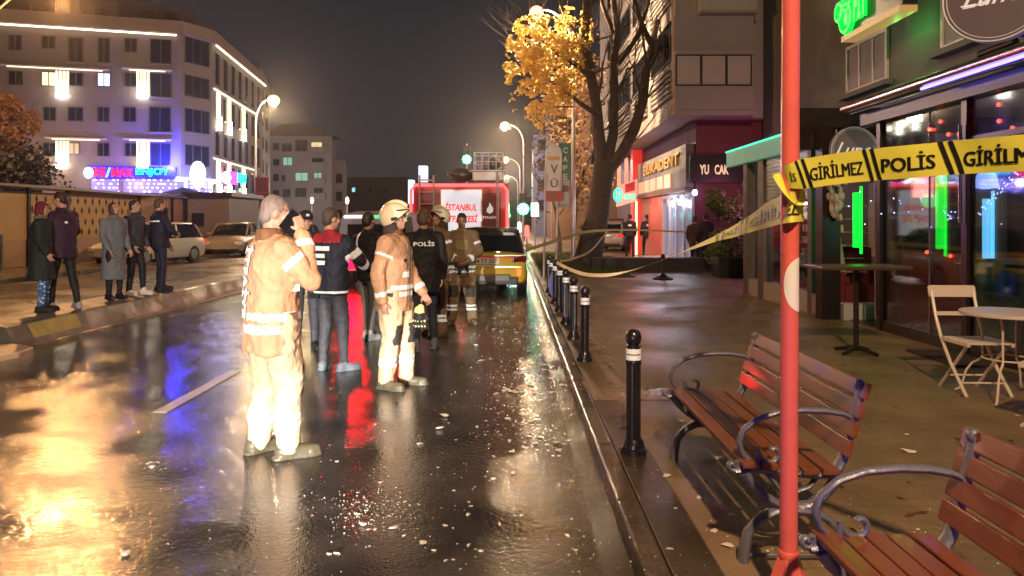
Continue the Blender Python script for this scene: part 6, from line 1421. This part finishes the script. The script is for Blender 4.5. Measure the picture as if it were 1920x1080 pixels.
# --- officer with cap behind the medic
person('officer in dark uniform and peaked cap facing the camera behind the medic', (-2.62, 9.4, 0), -70, 1.74, .014, jm=M_navy, tm=M_gtr, sm=M_blk2, hairm=M_dkh, cap=M_blk2, head=(10, -8), bulk=1.1)
# --- dark person left of the middle firefighter
def jp5(c, arms): return 1 if (abs(c.x + .10) < .018 and c.z > 1.1 and c.y < -.02) else 0
person('man in dark jacket and grey trousers partly hidden left of the middle firefighter', (-1.98, 10.2, 0), 60, 1.74, .014, jm=[M_blk2, M_ltr], tm=cloth('grey_wet', (.11, .11, .11)), sm=mat('shoe_grey', (.3, .3, .3), .5), hairm=M_dkh, jp=jp5, feet=((.12, -.1, 10), (-.12, .12, -6)), bulk=1.05)
# --- policeman in black from behind, jeans
def ex6(t, J, arms, S, hv):
    decal(t, J, 'POLİS', (.0, -.17, 1.36), (1, 0, 0), (0, 0, 1), .27, .07, M_ltr)
    decal(t, J, None, (-.20, -.10, 1.18), (0, -1, 0), (0, 0, 1), .05, .09, M_ltr, 'sleeve_patch')
person('man in black police jacket with his back turned, right of the middle firefighter', (-1.12, 9.35, 0), 100, 1.76, .013, jm=M_blk2, tm=cloth('jeans', (.035, .05, .085)), sm=M_gsh, hairm=cloth('hair_brown_b', (.12, .08, .055), .6), head=(-14, -4), hem=.74, bulk=1.18, feet=((.14, .05, 14), (-.1, -.14, -14)), extras=ex6)
# --- second helmet
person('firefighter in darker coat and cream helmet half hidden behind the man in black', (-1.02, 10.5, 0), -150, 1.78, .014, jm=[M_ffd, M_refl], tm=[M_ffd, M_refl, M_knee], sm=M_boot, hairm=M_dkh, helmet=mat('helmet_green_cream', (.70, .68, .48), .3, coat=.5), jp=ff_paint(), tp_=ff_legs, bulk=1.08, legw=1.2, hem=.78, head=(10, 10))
# --- facing firefighter, bare head
M_gl = mat('black_bundle', (.02, .02, .02), .5)
def ex8(t, J, arms, S, hv):
    b = MB(); b.cap((-.06, .27, .96), (.09, .27, .95), .05, .04); b.cap((.02, .26, .95), (.05, .25, .82), .035, .03); b.cap((-.05, .27, .95), (-.09, .26, .86), .03, .02)
    remesh(b, 'held_straps', M_gl, t, .012, 2); decal(t, J, None, (0, .16, 1.28), (-1, 0, 0), (0, 0, 1), .18, .16, cloth('chest_olive', (.30, .24, .10)), 'chest_panel')
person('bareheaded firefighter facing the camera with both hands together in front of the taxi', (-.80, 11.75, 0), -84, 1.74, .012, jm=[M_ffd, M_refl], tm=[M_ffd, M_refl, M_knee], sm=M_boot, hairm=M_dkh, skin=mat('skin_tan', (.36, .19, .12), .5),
       R_=((.29, .06, 1.17), (.07, .24, 1.03)), L_=((-.29, .06, 1.17), (-.07, .25, 1.02)), feet=((.17, .04, 14), (-.17, .02, -14)), head=(0, -12), jp=ff_paint(upper=(.42, .56), lower=(.62, .8), body=((.83, .87), (.90, .945))), tp_=ff_legs, bulk=1.25, legw=1.55, hem=.78, curl=(.8, .8), extras=ex8, lean=.02)
# --- people on the median, z = .27
ZM = .27
def M_(px, py): p = G(px, py, ZM); return (p.x, p.y, ZM)
M_leg = mat('patterned_leggings', (.10, .2, .5), .6)
_n = M_leg.node_tree; _v = _n.nodes.new('ShaderNodeTexVoronoi'); _v.inputs['Scale'].default_value = 26; _t = _n.nodes.new('ShaderNodeTexCoord'); _c = _n.nodes.new('ShaderNodeValToRGB'); _c.color_ramp.interpolation = 'CONSTANT'
_c.color_ramp.elements[0].color = (.55, .68, .85, 1); _c.color_ramp.elements[1].color = (.05, .14, .38, 1); _c.color_ramp.elements[1].position = .42
_n.links.new(_t.outputs['Object'], _v.inputs['Vector']); _n.links.new(_v.outputs['Distance'], _c.inputs[0]); _n.links.new(_c.outputs[0], _n.nodes['Principled BSDF'].inputs['Base Color'])
GR = 'bystanders standing on the median'
person('woman with short red hair in a dark parka and blue patterned leggings', M_(78, 584), 25, 1.64, .013, jm=cloth('parka_green', (.012, .022, .022)), tm=M_leg, sm=M_blk2, hairm=cloth('hair_red', (.16, .012, .03), .6), hair='bob', hem=.52, bulk=1.2, group=GR, feet=((.09, 0, 5), (-.08, .04, -5)), R_=((.24, .0, 1.17), (.20, .10, .96)), legw=1.12 * .97, head=(0, -4),
       extras=lambda t, J, a, S, hv: remesh(MB().loft([(0, -.015, 1.50, .115, .105), (0, -.015, 1.56, .10, .10)], 18), 'fur_collar', cloth('fur', (.16, .14, .09)), J, .014, 2, .5, None, .01, 30))
person('tall man in dark plum jacket and black trousers leaning over the red haired woman', M_(118, 579), 160, 1.80, .013, jm=cloth('plum', (.035, .012, .035)), tm=M_blk2, sm=mat('trainer_grey', (.35, .33, .33), .6), hairm=cloth('hair_dkred', (.05, .015, .018), .6), group=GR, lean=.06, head=(20, -14), feet=((.16, -.12, 20), (-.12, .1, -10)), R_=((.27, .05, 1.18), (.22, .22, 1.08)), bulk=1.12, hem=.78,
       extras=lambda t, J, a, S, hv: decal(t, J, None, (-.05, -.17, 1.32), (1, 0, 0), (0, 0, 1), .05, .03, M_ltr, 'small_mark'))
person('woman in a long grey coat with dark boots standing between the two groups', M_(213, 560), -25, 1.68, .013, jm=cloth('coat_grey', (.16, .17, .19)), tm=M_blk2, sm=mat('boot_black', (.02, .02, .025), .25), hairm=cloth('scarf_brown', (.10, .035, .03), .6), hair='scarf', hem=.36, bulk=1.08, group=GR, head=(0, 10), R_=((.22, .0, 1.16), (.19, .12, .92)), feet=((.09, -.02, 10), (-.09, .04, -6)), extras=lambda t, J, a, S, hv: MB().ell((.21, .13, .80), (.03, .06, .11)).build('handbag', M_blk2, J, smooth=True))
person('man in dark hooded jacket and white trainers next to the grey coat woman', M_(252, 553), -10, 1.74, .013, jm=M_nav2, tm=M_blk2, sm=mat('trainer_white', (.75, .68, .62), .5), hairm=M_dkh, group=GR, head=(5, 8), feet=((.10, -.04, 12), (-.12, .1, 0)), jp=None, bulk=1.1, hem=.84, R_=((.25, .02, 1.16), (.22, .14, .94)))
person('person behind with one arm raised to the head, mostly hidden on the median', (M_(274, 549)[0], M_(274, 549)[1] + .55, ZM), 10, 1.74, .016, jm=cloth('navy_b', (.02, .02, .04)), tm=M_blk2, sm=M_blk2, hairm=M_dkh, group=GR, R_=((.30, .16, 1.42), (.12, .14, 1.62)), tdir=((-.3, 0, 1), None), bulk=1.05)
def jpp(c, a): return 1 if (1.33 < c.z < 1.352 and c.y < -.02 and abs(c.x) < .19) else 0
person('policeman in dark uniform with a white stripe across the back, hands in front', M_(299, 547), 50, 1.79, .013, jm=[cloth('police_navy', (.012, .012, .03)), M_ltr], tm=cloth('police_trousers', (.015, .015, .035)), sm=M_blk2, hairm=cloth('hair_brown_c', (.10, .055, .04), .6), group=GR, jp=jpp, bulk=1.14, R_=((.28, .08, 1.17), (.16, .25, 1.1)), L_=((-.28, .08, 1.17), (-.1, .25, 1.1)), feet=((.08, 0, 6), (-.07, .05, -4)), head=(0, -4))
# --- police group by the shops
def P_(px, py): p = G(px, py, .12); return (p.x, p.y, .12)
GS = 'police officers standing in front of the shops'
def exp_(t, J, a, S, hv): decal(t, J, None, (-.0, -.16, 1.33), (1, 0, 0), (0, 0, 1), .14, .07, M_ltr, 'back_patch')
for px, py, f_, h_, lab in ((1181, 481, 80, 1.78, 'police officer standing apart, nearest the big tree trunk'), (1213, 480, 100, 1.78, 'police officer with a pale back patch, left in the huddled pair'), (1228, 477, 70, 1.84, 'taller police officer at the right of the huddled pair')):
    person(lab, P_(px, py), f_, h_, .02, jm=cloth('police_navy', (0, 0, 0)), tm=M_blk2, sm=M_blk2, hairm=M_dkh, cap=M_blk2, group=GS, bulk=1.12, extras=exp_, feet=((.14, 0, 6), (-.14, .05, -4)))
for px, py, f_, h_, c_, lab in ((1303, 504, 60, 1.66, (.07, .03, .025), 'bystander in a brownish jacket at the purple wall, left of the darkest one'), (1323, 505, 100, 1.74, (.012, .008, .01), 'tall dark clothed bystander at the purple wall')):
    person(lab, P_(px, py), f_, h_, .02, jm=cloth('by_' + str(px), c_), tm=M_blk2, sm=M_blk2, hairm=M_dkh, bulk=1.12, hem=.74)
person('seated looking figure in dark clothes dimly visible inside the cafe', (5.75, 10.6, .135), 200, 1.6, .02, jm=M_blk2, tm=M_blk2, sm=M_blk2, hairm=M_dkh)

bpy.data.scenes.remove(TS)

# ================================================================ HAZE (thin volume added to give the lamps a lens halo)
hz = MB().bb(-75, 40, -14, 185, -1.7, 22).build('haze', mat('halo_haze', (1, 1, 1)))
hz['kind'] = 'stuff'
hm = hz.data.materials[0].node_tree; hm.nodes.clear(); ho_ = hm.nodes.new('ShaderNodeOutputMaterial'); hp_ = hm.nodes.new('ShaderNodeVolumePrincipled')
hp_.inputs['Color'].default_value = (.9, .88, .88, 1); hp_.inputs['Density'].default_value = .0005; hp_.inputs['Anisotropy'].default_value = .88
hm.links.new(hp_.outputs[0], ho_.inputs['Volume']); tag(hz, 'thin haze added to imitate lens halos round the street lamps', 'haze')
